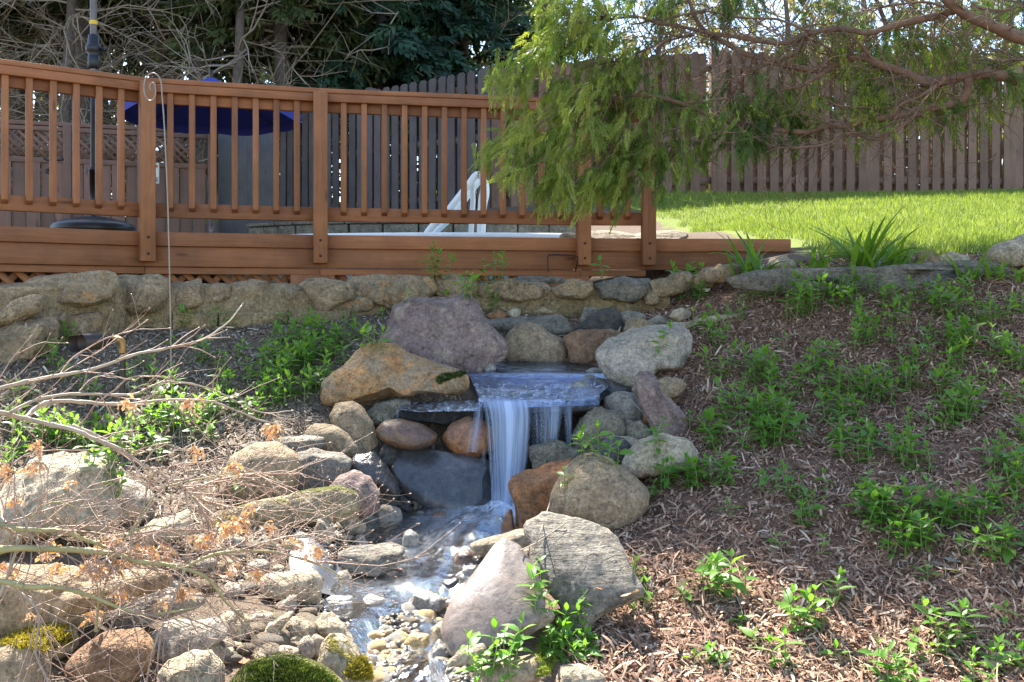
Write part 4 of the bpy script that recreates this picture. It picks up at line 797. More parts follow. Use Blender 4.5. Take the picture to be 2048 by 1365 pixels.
for k, s_ in ((1, .95), (2, .95), (0, .5)):
    a, b_ = seg(k); p = at(a, b_, s_); u = (b_ - a) / np.linalg.norm(b_ - a)
    upright('footing_post', (p[0], p[1] + .02, ZC + .065), .28 if k else .09, .09, .19, MT['deck_z'], deck, math.atan2(u[1], u[0]))
# lattice skirt: crossing slats
for k in (0, 1, 2):
    a, b_ = seg(k); L = np.linalg.norm(b_ - a); u = (b_ - a) / L; n = np.array([u[1], -u[0]]); rz = math.atan2(u[1], u[0])
    for layer, sg in ((0, 1), (1, -1)):
        for q in range(int(L / .105) + 1):
            c = a + u * (q * .105 + .03) - n * (.045 + layer * .011); V, F = box_arr(.40, .009, .038)
            if 'slat' not in _bm: _bm['slat'] = mesh('lattice_slat', V, F, MT['deck_x'], False)
            o = link('lattice_slat', _bm['slat'], deck, np.array([*c, ZC + .055]) - np.array(deck.location)); o.rotation_euler = (0, sg * R(45), rz)
# floor planks (seen only from higher up) and a dark skirt of joists
for k in range(5):
    a, b_ = seg(k)
    for q in range(4): board('floor_plank', (*a, ZC + .40), (*b_, ZC + .40), .03, .135, MT['deck_x'], deck, -.09 - q * .14, 0)
for q in range(16):
    y = 6.0 + q * .30; x1 = -1.9 - max(0, (y - 7.0)) * .15
    board('floor_plank', (-6.8, y, ZC + .395), (min(x1, -1.5), y + .28, ZC + .395), .03, .285, MT['deck_x'], deck, 0, 0)
    if y < 5.9: continue
for k, (x, y) in enumerate([(-3.0, 7.2), (-3.0, 9.5), (-5.5, 8), (-5.5, 10.5), (-1.6, 7.0)]):
    upright('footing_post', (x, y, ZC + .18), .09, .09, .46, MT['deck_z'], deck)
# low voltage cable stapled to the posts
cab = Acc()
for pts in ([(632, 528, 6.07), (629, 505, 6.05), (631, 480, 6.05)], [(1150, 545, 6.40), (1155, 520, 6.36), (1148, 512, 6.40), (1110, 510, 6.42), (1096, 514, 6.40), (1097, 545, 6.40)]):
    V, F = tube(smoothline([W(*p) for p in pts], 20), .004, 5); cab.add(V, F)
cab.part('cable', MT['black'], deck)

# ------------------------------------------------------------------ pool, ladder, back wall
pool = empty('swimming_pool', (-.55, 9.0, ZC)); tagit(pool, 'round edged pool with white top rail behind the deck railing', 'pool')
a = np.linspace(0, 2 * math.pi, 73)
ring = np.stack([-.55 + 2.15 * np.cos(a), 9.0 + 1.0 * np.sin(a), 0 * a], 1)
V, F = tube(ring + [0, 0, ZC + .535], .035, 8); part('top_rail', V, F, MT['white'], pool)
wl = np.concatenate([ring + [0, 0, ZC - .05], ring + [0, 0, ZC + .51]]); i = np.arange(72); part('pool_wall', wl, np.stack([i, i + 1, i + 74, i + 73], 1), plain('pool_wall', (.42, .42, .42), .5), pool)
V = np.concatenate([[[-.55, 9.0, ZC + .42]], ring[:-1] * [1, 1, 0] + [0, 0, ZC + .42]]); part('water', V, [(0, 1 + k, 1 + (k + 1) % 72) for k in range(72)], plain('pool_water', (.10, .25, .32), .05, 0, .05, 4), pool)
lad = empty('pool_ladder', W(930, 480, 8.2)); tagit(lad, 'white plastic pool ladder handrail rising behind the deck railing', 'ladder')
for dy, dx in ((0, 0), (.42, 12)):
    ln1 = smoothline([W(x + dx * .2, y, 8.2) + [0, dy, 0] for x, y in [(850, 490), (853, 470), (866, 452), (888, 432), (915, 398), (940, 366), (950, 353), (959, 350), (966, 358), (967, 380), (962, 410), (959, 500)]], 60)
    V, F = tube(ln1, np.interp(np.linspace(0, 1, 60), [0, .15, .5, .62, 1], [.034, .030, .030, .034, .027]), 10, True); part('handrail', V, F, MT['white'], lad)
V, F = tube([W(944, 362, 8.25), W(946, 400, 8.3), W(940, 500, 8.35)], .024, 8); part('leg', V, F, MT['white'], lad)
bw = empty('block_wall', (-.9, 10.7, ZC + .4)); tagit(bw, 'low grey concrete block wall behind the swimming pool', 'wall')
bl = smoothline([W(505, 480, 10.9), W(640, 478, 10.5), W(900, 478, 10.35), W(1150, 478, 10.5)], 13)
for k in range(12):
    for q, (z, h_) in enumerate(((ZC + .58, .16), (ZC + .745, .16))):
        p0, p1 = bl[k].copy(), bl[k + 1].copy(); sh = .12 * q; d = p1 - p0; p0 = p0 + d * sh; p1 = p1 + d * (sh - .03); p0[2] = p1[2] = z
        board('block', p0, p1, h_ - .006, .2, MT['block'], bw, random.uniform(-.008, .008), .012)
    p0, p1 = bl[k].copy(), bl[k + 1].copy(); p0[2] = p1[2] = ZC + .845; board('cap_block', p0, p1, .036, .25, MT['block'], bw, 0, .008, -.01)

# ------------------------------------------------------------------ fences
def picket_mesh(w, h, key, mat):
    if key in _bm: return _bm[key]
    t_ = .02; c_ = .035; pr = [(-w / 2, 0), (w / 2, 0), (w / 2, h - c_), (w / 2 - c_ * .8, h), (-w / 2 + c_ * .8, h), (-w / 2, h - c_)]
    V = [(x, -t_ / 2, z) for x, z in pr] + [(x, t_ / 2, z) for x, z in pr]
    F = [tuple(range(6)), tuple(range(11, 5, -1))] + [((k + 1) % 6, k, k + 6, (k + 1) % 6 + 6) for k in range(6)]
    _bm[key] = mesh('board', V, F, mat, False); return _bm[key]
def shadowbox(fence, p0, p1, z0, z1, h=1.83, pitch=.178, w=.116, mat='fence_z'):
    p0, p1 = np.array(p0, float), np.array(p1, float); L = np.linalg.norm(p1 - p0); u = (p1 - p0) / L; n = np.array([u[1], -u[0]]); rz = math.atan2(u[1], u[0])
    fl = np.array(fence.location); m = picket_mesh(w, h, 'picket' + mat, MT[mat])
    if n[1] > 0: n = -n
    zz = lambda s_: z0 + (z1 - z0) * s_ / L
    for q in range(int(L / pitch)):
        for side, sh in ((1, 0), (-1, pitch / 2)):
            s_ = pitch * (q + .5) + sh
            if s_ > L - w / 2: continue
            p = p0 + u * s_ + n * side * .038; o = link('board', m, fence, np.array([*p, zz(s_) + random.uniform(-.008, .008)]) - fl)
            o.rotation_euler = (random.uniform(-.004, .004), random.uniform(-.006, .006), rz)
    npan = max(1, int(round(L / 2.4)))
    for k in range(npan + 1):
        p = p0 + u * L * k / npan - n * .0; upright('post', (*(p - n * .02), zz(L * k / npan) + h / 2 + .02), .09, .14, h + .04, MT[mat], fence, rz)
    for rr in (.18, .95, 1.62):
        for k in range(npan):
            a_, b_ = p0 + u * L * k / npan, p0 + u * L * (k + 1) / npan
            board('rail', (*a_, zz(L * k / npan) + rr), (*b_, zz(L * (k + 1) / npan) + rr), .088, .036, MT['fence_x'], fence, 0, 0, -.09)
fr_ = empty('privacy_fence', (-.25, 12.4, ZC + 1.2)); tagit(fr_, 'tall brown shadowbox board fence running behind the lawn', 'fence', None)
shadowbox(fr_, (-.22, 12.42), (2.6, 12.2), ZC + 1.19, ZC + 1.36); shadowbox(fr_, (2.6, 12.2), (11.0, 13.7), ZC + 1.36, ZC + 1.50)
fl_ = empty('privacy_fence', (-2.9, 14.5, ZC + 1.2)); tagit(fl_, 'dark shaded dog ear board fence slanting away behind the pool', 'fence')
shadowbox(fl_, (-.30, 12.44), (-5.6, 16.6), ZC + 1.19, ZC + 1.25, w=.128, mat='fshade')
gt_ = empty('fence_gate', (-3.3, 11.8, ZC + .3)); tagit(gt_, 'plain grey board gate between lattice fence and dark fence', 'gate')
for q in range(4):
    p = at((-3.62, 11.72), (-3.0, 12.0), (q + .5) / 4); upright('board', (*p, ZC + 1.27), .172, .025, 1.80, MT['gate'], gt_, math.atan2(.28, .62))
board('rail', (-3.62, 11.76, ZC + .8), (-3.0, 12.04, ZC + .8), .09, .03, MT['gate'], gt_, 0, 0); board('rail', (-3.62, 11.76, ZC + 1.8), (-3.0, 12.04, ZC + 1.8), .09, .03, MT['gate'], gt_, 0, 0)
# red brown fence with a lattice top on the deck
lf = empty('lattice_fence', (-5.0, 11.0, ZD)); tagit(lf, 'red brown board fence with diamond lattice top on the deck', 'fence')
A0, A1 = np.array([-7.4, 10.25]), np.array([-3.62, 11.45]); L = np.linalg.norm(A1 - A0); u = (A1 - A0) / L; rz = math.atan2(u[1], u[0])
zt = ZC + 2.02
for q in range(int(L / .15)):
    p = A0 + u * (.075 + q * .15); n_ = np.array([u[1], -u[0]]) * (.012 if q % 2 else -.008)
    upright('board', (*(p + n_), ZD + .585), .142, .02, 1.15, MT['lat_z'], lf, rz, .003)
for z, hh in ((zt, .045), (zt - .06, .05), (ZD + 1.18, .06), (ZD + 1.12, .05), (ZD + .3, .09)):
    board('rail', (*A0, z), (*A1, z), hh, .05 if z > ZD + 1.15 else .035, MT['lat_x'], lf, .0 if z > ZD + 1.15 else -.035)
for q in range(6): p = at(A0, A1, q / 5); upright('post', (*p, (ZD + zt) / 2), .09, .09, zt - ZD, MT['lat_z'], lf, rz)
lz0, lz1 = ZD + 1.21, zt - .085; hl = lz1 - lz0; sv = 'lslat'
for layer, sg in ((0, 1), (1, -1)):
    for q in range(int((L - hl) / .092)):
        c = A0 + u * (q * .092 + hl / 2 + .02) + np.array([u[1], -u[0]]) * (.006 - layer * .011)
        if sv not in _bm: V, F = box_arr(hl * 1.36, .009, .034); _bm[sv] = mesh('lattice_slat', V, F, MT['lat_x'], False)
        o = link('lattice_slat', _bm[sv], lf, np.array([*c, (lz0 + lz1) / 2]) - np.array(lf.location)); o.rotation_euler = (0, sg * R(45), rz)
# gate latch on that fence
hd = Acc(); yh = 10.35
def fz(x, y, D=10.6): return W(x, y, D)
for pts, r_ in (([(88, 317), (100, 322), (112, 321), (127, 319)], .014), ([(100, 322), (101, 334), (94, 341), (93, 347)], .016), ([(93, 338), (98, 347), (102, 338)], .012)):
    V, F = tube(smoothline([fz(x, y, 10.62) for x, y in pts], 14), r_, 6, True); hd.add(V, F)
hd.part('gate_latch', MT['black'], lf)
sg_ = empty('notice_sign', W(309, 347, 10.85)); tagit(sg_, 'small white notice plate fixed to the red brown fence', 'sign')
V, F = box_arr(.10, .008, .24); o = link('plate', mesh('plate', V, F, MT['white'], False), sg_); o.rotation_euler[2] = rz
V, F = box_arr(.07, .003, .025); o = link('red_band', mesh('red_band', V, F, plain('sign_red', (.5, .06, .05), .5), False), sg_, (0, -.008, .08)); o.rotation_euler[2] = rz
V, F = box_arr(.07, .003, .05); o = link('blue_band', mesh('blue_band', V, F, plain('sign_blue', (.25, .3, .5), .5), False), sg_, (0, -.008, -.07)); o.rotation_euler[2] = rz

# ------------------------------------------------------------------ umbrellas
def lathe(pr, n=32):
    a_ = np.arange(n) / n * 2 * math.pi; V = np.array([[r_ * math.cos(q), r_ * math.sin(q), z] for r_, z in pr for q in a_])
    i = np.arange(len(pr) - 1)[:, None] * n; j = np.arange(n)[None]; k = (j + 1) % n
    return V, np.stack([i + j, i + k, i + n + k, i + n + j], -1).reshape(-1, 4)
up = np.array([(187 - HX) / FPX * 6.2, 6.2, ZD]); ub = empty('patio_umbrella', up); tagit(ub, 'tall patio umbrella pole with black collar standing on a round base on the deck', 'umbrella')
V, F = lathe([(0.001, 0.135), (.04, .135), (.05, .122), (.13, .110), (.20, .090), (.245, .070), (.258, .052), (.25, 0), (.001, 0)], 48); link('base', mesh('base', V, F, MT['black']), ub)
V, F = lathe([(.034, .07), (.034, .11), (.024, .12), (.024, .42), (.028, .42), (.028, .44), (.001, .44)], 20); link('base_tube', mesh('base_tube', V, F, MT['black']), ub)
V, F = lathe([(.0185, .1), (.0185, .98)], 16); link('lower_pole', mesh('lower_pole', V, F, MT['black']), ub)
zz = lambda y: (HY - y) / FPX * 6.2 - .42
V, F = lathe([(.001, zz(138)), (.030, zz(138)), (.036, zz(136)), (.036, zz(113)), (.030, zz(111)), (.048, zz(105)), (.050, zz(95)), (.046, zz(92)), (.038, zz(90)), (.034, zz(72)), (.020, zz(69)), (.001, zz(69))], 24); co_ = link('collar', mesh('collar', V, F, MT['black']), ub)
V, F = tube([(0.04, -.01, zz(100)), (.075, -.01, zz(100)), (.085, -.01, zz(100))], [.012, .012, .02], 8, True); link('crank', mesh('crank', V, F, MT['black']), co_)
V, F = lathe([(.020, .98), (.022, zz(0)), (.022, 2.75)], 16); link('upper_pole', mesh('upper_pole', V, F, MT['polebrown']), ub)
V, F = lathe([(.024, zz(50)), (.024, zz(42))], 16); link('yellow_band', mesh('yellow_band', V, F, MT['yellow']), ub)
V, F = lathe([(.03, 1.75), (.10, 1.85), (.085, 2.2), (.05, 2.6), (.02, 2.85), (.001, 2.9)], 10); link('furled_canopy', mesh('furled_canopy', V, F, MT['blue']), ub)
D2 = 10.2; ub2 = empty('patio_umbrella', (W(423, 470, D2)[0], D2, ZD)); tagit(ub2, 'open blue canvas umbrella behind the deck railing', 'umbrella')
zc_ = W(0, 193, D2)[2] - ZD; ze = W(0, 222, D2)[2] - ZD; RU = .94
V = []; F = []; nr = 8; ns = 5
for k in range(nr * 4):
    ang = k / (nr * 4) * 2 * math.pi + .25; sag = 1 - .045 * (1 - abs(((k % 4) / 2) - 1)) if k % 4 else 1.0; sag = {0: 1.0, 1: .975, 2: .965, 3: .975}[k % 4]
    for s_ in range(ns + 1):
        r_ = .10 + (RU - .10) * s_ / ns; V.append((r_ * sag * math.cos(ang), r_ * sag * math.sin(ang), zc_ + .10 + (ze - zc_ - .10) * (s_ / ns) ** 1.15 - (1 - sag) * .9 * (s_ / ns)))
    V.append((RU * sag * math.cos(ang), RU * sag * math.sin(ang), ze - .085 - (1 - sag) * .9))
m_ = ns + 2
for k in range(nr * 4):
    k2 = (k + 1) % (nr * 4)
    for s_ in range(ns + 1): F.append((k * m_ + s_, k2 * m_ + s_, k2 * m_ + s_ + 1, k * m_ + s_ + 1))
link('canopy', mesh('canopy', V, F, MT['blue'], False), ub2)
V, F = lathe([(.001, zc_ + .20), (.06, zc_ + .185), (.13, zc_ + .14), (.24, zc_ + .085), (.25, zc_ + .07)], 16); link('vent', mesh('vent', V, F, MT['blue']), ub2)
V, F = lathe([(.001, zc_ + .28), (.018, zc_ + .28), (.022, zc_ + .18), (.001, zc_ + .17)], 10); link('finial', mesh('finial', V, F, MT['bronze']), ub2)
V, F = lathe([(.019, 0), (.019, .25), (.032, .25), (.032, .36), (.019, .37), (.019, zc_ + .15)], 12); link('pole', mesh('pole', V, F, MT['polebrown']), ub2)
V, F = lathe([(.001, .07), (.05, .07), (.22, .03), (.23, 0)], 24); link('base', mesh('base', V, F, MT['black']), ub2)
for k in range(nr):
    ang = k / nr * 2 * math.pi + .25; V, F = tube([(.03 * math.cos(ang), .03 * math.sin(ang), zc_ + .07), (RU * .98 * math.cos(ang), RU * .98 * math.sin(ang), ze - .03)], .007, 5); link('rib', mesh('rib', V, F, MT['polebrown']), ub2)

# ------------------------------------------------------------------ hook, lamps, feeder
hk = empty('shepherd_hook', hit0(343, 800)); tagit(hk, 'thin steel garden hook with a spiral top standing in the mulch', 'garden hook')
DH = hit0(343, 800)[1]; pts = [(343, 812), (341, 640), (336, 420), (329, 260), (324, 190), (322, 165), (315, 151), (304, 147), (293, 155), (288, 172), (290, 190), (297, 201), (306, 200), (311, 188), (310, 172), (305, 166), (300, 173), (302, 182)]
V, F = tube(smoothline([W(x, y, DH) for x, y in pts], 120), .0034, 7, True); part('rod', V, F, MT['steel'], hk)
sp = empty('spot_light', hit0(245, 848)); tagit(sp, 'bronze bullet landscape light on an elbowed pipe in the left slope', 'garden light'); DS = hit0(245, 848)[1]
V, F = tube(smoothline([W(245, 860, DS), W(245, 780, DS), W(246, 710, DS)], 12), .0115, 10); part('pipe', V, F, MT['bronze'], sp)
V, F = tube(smoothline([W(245, 706, DS), W(245, 690, DS), W(242, 682, DS), W(234, 678, DS), W(222, 679, DS)], 16), np.linspace(.015, .012, 16), 10); part('elbow', V, F, MT['brass'], sp)
p0, p1 = W(224, 679, DS), W(166, 686, DS - .10); d = p1 - p0; L = np.linalg.norm(d); d /= L
V, F = lathe([(.001, 0), (.012, 0), (.014, .02), (.030, .035), (.034, .055), (.036, .13), (.0335, .13), (.031, .09), (.001, .088)], 24)
hd_ = link('lamp_head', mesh('lamp_head', V * np.array([1, 1, L / .125]), F, MT['bronze']), sp, p0 - np.array(sp.location)); hd_.rotation_mode = 'QUATERNION'; hd_.rotation_quaternion = Vector(d).to_track_quat('Z', 'X')
V, F = lathe([(.001, .094), (.02, .096), (.0295, .092)], 20); link('lens', mesh('lens', V * np.array([1, 1, L / .125]), F, MT['lens']), hd_)
V, F = lathe([(.0355, .128), (.0365, .17)], 24); V = V[:]; vis = F[(np.arange(len(F)) % 24 > 1) & (np.arange(len(F)) % 24 < 11)]
hw_ = link('hood', mesh('hood', V, vis, MT['bronze']), hd_); hw_.rotation_euler[2] = 0
h2 = hit0(1412, 588); s2 = empty('spot_light', h2); tagit(s2, 'small round landscape light facing the stream among leaves by the wall', 'garden light')
V, F = lathe([(.001, -.08), (.024, -.075), (.030, -.03), (.033, .03), (.029, .03), (.027, .012), (.001, .012)], 22)
q = Vector((-.12, -.95, .22)).to_track_quat('Z', 'Y'); c2 = W(1412, 577, h2[1] - .03) - h2
o = link('lamp_head', mesh('lamp_head', V, F, MT['black']), s2, c2); o.rotation_mode = 'QUATERNION'; o.rotation_quaternion = q
V, F = lathe([(.001, .018), (.02, .017), (.027, .013)], 20); link('lens', mesh('lens', V, F, MT['lens']), o)
V, F = tube([c2 + [0, .02, 0], [0, .0, -.08]], .008, 6); link('stake', mesh('stake', V, F, MT['black']), s2)
fd = empty('mesh_feeder', W(-4, 205, 6.6)); tagit(fd, 'black wire mesh feeder hanging at the edge of the deck', 'feeder'); wa = Acc()
for k in range(12): V, F = tube([( .055 * math.cos(k / 6 * math.pi), .055 * math.sin(k / 6 * math.pi), z) for z in (-.08, .08)], .003, 4); wa.add(V, F)
for z in np.linspace(-.08, .08, 10): V, F = tube([(.055 * math.cos(q / 12 * math.pi), .055 * math.sin(q / 12 * math.pi), z) for q in range(25)], .003, 4); wa.add(V, F)
V, F, _ = wa.arr(); link('wire_mesh', mesh('wire_mesh', V, F, MT['black']), fd)
V, F = lathe([(.001, .10), (.03, .095), (.062, .08), (.062, .075)], 20); link('lid', mesh('lid', V, F, MT['black']), fd)
V, F = tube([(0, 0, .1), (0, 0, .5), (-.3, 0, .7), (-.6, 0, .2), (-.6, 0, -1.3)], .006, 6); link('hanger', mesh('hanger', V, F, MT['black']), fd)

# ------------------------------------------------------------------ mulch, grass
CHIP = (np.array([[-.5, -.5, 0], [-.5, .5, 0], [0, -.55, .10], [0, .55, .10], [.5, -.35, -.02], [.5, .35, -.02]]), np.array([[0, 2, 3, 1], [2, 4, 5, 3]]))
def chips(name, n, xr_, yr, stops, label, seed, keep):
    g = np.random.default_rng(seed); u = g.random(n); y = 1 / (1 / yr[0] + u * (1 / yr[1] - 1 / yr[0])); x = g.uniform(*xr_, n) * 1.0
    k = keep(x, y); x, y = x[k], y[k]; n = len(x); e = .01
    z = ground(x, y); dx = (ground(x + e, y) - z) / e; dy = (ground(x, y + e) - z) / e
    a_ = g.uniform(0, 2 * math.pi, n); tl = g.normal(0, .30, n); d = np.stack([np.cos(a_), np.sin(a_), np.cos(a_) * dx + np.sin(a_) * dy + tl], 1)
    ln = g.lognormal(-3.8, .6, n).clip(.006, .09); wdt = np.where(g.random(n) < .6, g.uniform(.0010, .0024, n), g.uniform(.003, .009, n)); hh = ln * g.uniform(-.6, 1.8, n)
    P = np.stack([x, y, z + g.uniform(.001, .012, n) + np.abs(tl) * ln * .3], 1)
    V, F = scatter(CHIP, P, frames(d, g.normal(0, .5, n)), np.stack([ln, wdt, hh], 1))
    o = link(name, mesh(name, V, F, attr_mat(name + '_m', stops, .85, 'tint', 0, 120), False, {'tint': rep(g.random(n), 6)})); tagit(o, label, 'mulch', None, 'stuff')
def inpool(x, y): return (np.abs(x - .18) < .42) & (y > 4.15) & (y < 5.15)
kp = lambda x, y: (channel(x, y) < .25) & ~inpool(x, y) & (np.abs(x) < .62 * y + .3) & (y < 5.9)
chips('bark_mulch', 135000, (.15, 3.6), (2.15, 5.9), [(0, (.10, .055, .036)), (.45, (.28, .155, .098)), (.8, (.42, .275, .18)), (1, (.56, .43, .31))], 'reddish shredded bark mulch covering the right bank', 11, lambda x, y: kp(x, y) & (x > -.1 + .0 * y))
chips('twig_mulch', 85000, (-3.4, .35), (2.15, 5.9), [(0, (.075, .055, .04)), (.45, (.20, .15, .105)), (.8, (.34, .265, .19)), (1, (.48, .40, .30))], 'grey brown twiggy mulch covering the left slope', 12, lambda x, y: kp(x, y) & (y > 2.9))
chips('bark_mulch', 60000, (.3, 3.6), (3.7, 5.9), [(0, (.10, .055, .036)), (.45, (.28, .155, .098)), (.8, (.42, .275, .18)), (1, (.56, .43, .31))], 'fine reddish needle mulch on the upper right bank', 13, lambda x, y: kp(x, y) & (x > .4))
chips('twig_mulch', 40000, (-3.2, .3), (3.7, 5.9), [(0, (.075, .055, .04)), (.45, (.20, .15, .105)), (.8, (.34, .265, .19)), (1, (.48, .40, .30))], 'fine grey needle mulch on the upper left slope', 14, kp)
BL = (np.array([[0, -.5, 0], [0, .5, 0], [.55, .38, .0], [.55, -.38, .0], [1, .06, -.10], [1, -.06, -.10]]), np.array([[0, 1, 2, 3], [3, 2, 4, 5]]))
g = np.random.default_rng(5); n = 120000
y = 5.95 + (13.2 - 5.95) * g.random(n) ** 1.25; x = g.uniform(.9, 9.0, n); k = (x < .66 * y + .5) & (x + .17 * (y - 6) + .6 + .35 * fbm(np.stack([x * 1.3, y * 1.3, 0 * x], 1), 3, 3) > 2.85); x, y = x[k], y[k]; n = len(x)
d = np.stack([g.normal(0, .42, n), g.normal(0, .42, n), np.ones(n)], 1); z = ground(x, y)
V, F = scatter(BL, np.stack([x, y, z - .005], 1), frames(d, g.uniform(0, 6.3, n)), np.stack([g.uniform(.035, .075, n), g.uniform(.004, .007, n), np.full(n, .06)], 1))
o = link('grass', mesh('grass', V, F, attr_mat('grass_m', [(0, (.11, .16, .03)), (.6, (.19, .25, .05)), (1, (.32, .33, .11))], .6, 'tint', .4, 3), False, {'tint': rep(g.random(n), 6)})); tagit(o, 'short bright lawn grass between stone edging and board fence', 'grass', None, 'stuff')

# ------------------------------------------------------------------ pebbles
PB = []
for k in range(6):
    V, F = ICO[3]; V = V * (1 + .16 * fbm(V * 1.3 + 9.7 * k, k, 3))[:, None] * np.array([1, random.uniform(.65, .95), random.uniform(.45, .7)]); PB.append(V)
PMES = {(m_, k): mesh('pebble', PB[k], ICO[3][1], RK[m_]) for m_ in ('greyp', 'tanp', 'wetgrey', 'tan', 'wetbrown', 'wetgold', 'grey') for k in range(6)}
def pebbles(poly, n, mats, size, label, group, seed, sink=.25):
    g = random.Random(seed); P = np.array(poly); x0, y0 = P.min(0); x1, y1 = P.max(0); c = 0; tries = 0
    while c < n and tries < n * 20:
        tries += 1; x, y = g.uniform(x0, x1), g.uniform(y0, y1); ins = False
        for i in range(len(P)):
            (ax, ay), (bx, by) = P[i], P[i - 1]
            if (ay > y) != (by > y) and x < (bx - ax) * (y - ay) / (by - ay) + ax: ins = not ins
        if not ins: continue
        h = hit0(x, y); s_ = size * g.choice((.45, .6, .8, 1, 1.3)) * g.uniform(.8, 1.2)
        o = link('pebble', PMES[(mt := g.choice(mats), g.randrange(6))], None, h + np.array([0, 0, s_ * .5 * (1 - 2 * sink)])); o.scale = (s_, s_, s_); o.rotation_euler = (g.uniform(-.3, .3), g.uniform(-.3, .3), g.uniform(0, 6.3))
        cw = {'greyp': 'pale grey', 'tanp': 'cream', 'wetgrey': 'wet blue grey', 'tan': 'tan', 'wetbrown': 'wet brown', 'wetgold': 'golden', 'grey': 'dark grey'}[mt]
        tagit(o, cw + ' ' + label, 'pebble', cw + ' ' + group); c += 1
pebbles(px('cA', [(560,560),(700,470),(880,400),(1000,420),(1120,440),(1000,560),(860,660),(700,650),(600,680)]), 85, ('greyp', 'wetgrey', 'wetgrey', 'tan', 'grey'), .021, 'pebble in the bed between mossy slab and fall', 'pebbles below the fall', 1)
pebbles(px('cA', [(480,880),(700,800),(950,850),(1050,960),(1090,1040),(1060,1240),(740,1240),(640,1000)]), 95, ('wetgold', 'wetgold', 'tanp', 'wetgrey', 'greyp', 'wetbrown'), .025, 'pebble under the clear shallow water', 'pebbles under the shallow water', 2, .4)
pebbles(px('c7', [(860,640),(1400,560),(1560,680),(1420,900),(1000,880)]), 45, ('greyp', 'tanp', 'tan'), .028, 'pebble lying under the maple twigs', 'pebbles under the maple', 3)
pebbles(px('c7', [(1000,1080),(1400,960),(1700,980),(1740,1150),(1600,1280),(1250,1290),(1000,1240)]), 60, ('tanp', 'tanp', 'greyp'), .032, 'pebble filling the sunlit rubble heap', 'pebbles of the rubble heap', 4)

# ------------------------------------------------------------------ leafy plants
def leaf_arr(L=1.0, w=.42, fold=.10, droop=.22, rows=(.0, .22, .48, .75, 1.0), prof=(.05, .72, 1.0, .62, .02)):
    V = []; F = []
    for r_, pf in zip(rows, prof):
        zc = -droop * r_ ** 2 * L + .06 * r_ * L
        for s_ in (-1, 0, 1): V.append((r_ * L, s_ * pf * w / 2 * L, zc + (fold * pf * L * .5 if s_ else 0)))
    for i in range(len(rows) - 1):
        for j in range(2): a_ = i * 3 + j; F.append((a_, a_ + 3, a_ + 4, a_ + 1))
    return np.array(V), np.array(F)
LA = leaf_arr()
MT['leaf'] = leaf_mat('green_leaf', (.10, .215, .035), (.175, .315, .055), .45, .42, None, .35)
MT['leafa'] = leaf_mat('green_leaf_attr', (.10, .21, .038), (.20, .335, .06), .45, .42, 'tint', .35)
MT['stem'] = plain('green_stem', (.16, .22, .06), .6)
LMESH = mesh('leaf', LA[0], LA[1], MT['leaf'])
LMESH2 = mesh('leaf', *leaf_arr(1, .5, .16, .35), MT['leaf'])
PLN = [0]
def plant(x, y, n, hpx, label, group, indiv, tall=1.0):
    h, nr = hit(x, y); D = h[1]; PLN[0] += 1; g = random.Random(PLN[0] * 17 + 3)
    root = empty('leafy_plant', h); tagit(root, label, 'plant', group); st = Acc(); fo = Acc()
    for q in range(n):
        rr = .020 * math.sqrt(n) * math.sqrt(g.random()) * (D / 3.2) ** .4; a_ = g.uniform(0, 6.28); bx, by = h[0] + rr * math.cos(a_) * 1.3, h[1] + rr * math.sin(a_)
        b0 = drop(bx, by); 
        if abs(b0[2] - h[2]) > .12: b0 = np.array([bx, by, h[2]])
        H = hpx / FPX * D * g.uniform(.6, 1.1) * tall; lean = np.array([g.gauss(0, .18), g.gauss(0, .18), 1.0]); tip = b0 + lean * H
        mid = (b0 + tip) / 2 + np.array([g.gauss(0, .006), g.gauss(0, .006), 0])
        pl = smoothline([b0 - [0, 0, .01], mid, tip], 6); V, F = tube(pl, np.linspace(.0021, .0012, 6), 4); st.add(V, F)
        np_ = max(3, int(round(H / .024))); ph = g.uniform(0, 3.1)
        for k in range(np_):
            t_ = .22 + .78 * k / max(1, np_ - 1); p = b0 + (tip - b0) * t_; ls = np.interp(t_, [.2, .5, .8, 1.0], [.040, .056, .054, .030]) * g.uniform(.8, 1.2) * (.8 + .2 * min(1.5, H / .08)); el = np.interp(t_, [.2, .7, 1.0], [.0, .35, 1.0])
            for s_ in (0, 1):
                az = ph + k * 1.571 + s_ * math.pi + g.gauss(0, .25); e2 = el + g.gauss(0, .22); d = np.array([[math.cos(az) * math.cos(e2), math.sin(az) * math.cos(e2), math.sin(e2)]])
                M_ = frames(d, np.array([g.gauss(0, .25)]))[0]
                if indiv:
                    o = link('leaf', LMESH if g.random() < .6 else LMESH2, root); o.matrix_local = Matrix.Translation(Vector(p - h)) @ Matrix(M_.tolist()).to_4x4() @ Matrix.Scale(ls, 4)
                else: fo.add(LA[0] @ M_.T * ls + p, LA[1], tint=g.random() * .7 + .3 * t_)
    st.part('stem', MT['stem'], root)['kind'] = 'stuff'
    if not indiv: fo.part('foliage', MT['leafa'], root)
ZON = {
 'slab': ('leafy green plant growing along the front of the long grey slab', 'plants below the long slab'),
 'rup': ('leafy green plant in shaded mulch on the upper right bank', 'plants on the upper right bank'),
 'rmid': ('leafy green plant in the middle of the right mulch bank', 'plants on the middle right bank'),
 'rlow': ('sprig of bright leaves in sunlit mulch on the lower right bank', 'plants on the lower right bank'),
 'rock': ('green sprig growing in a gap between rocks by the water', 'sprigs between the rocks'),
 'wall': ('leafy shoot growing at the foot of the stone wall', 'shoots along the stone wall'),
 'left': ('low green plant in grey mulch on the left slope', 'plants on the left slope'),
 'lgrp': ('green plant in the leafy drift left of the purple boulder', 'leafy drift beside the purple boulder')}
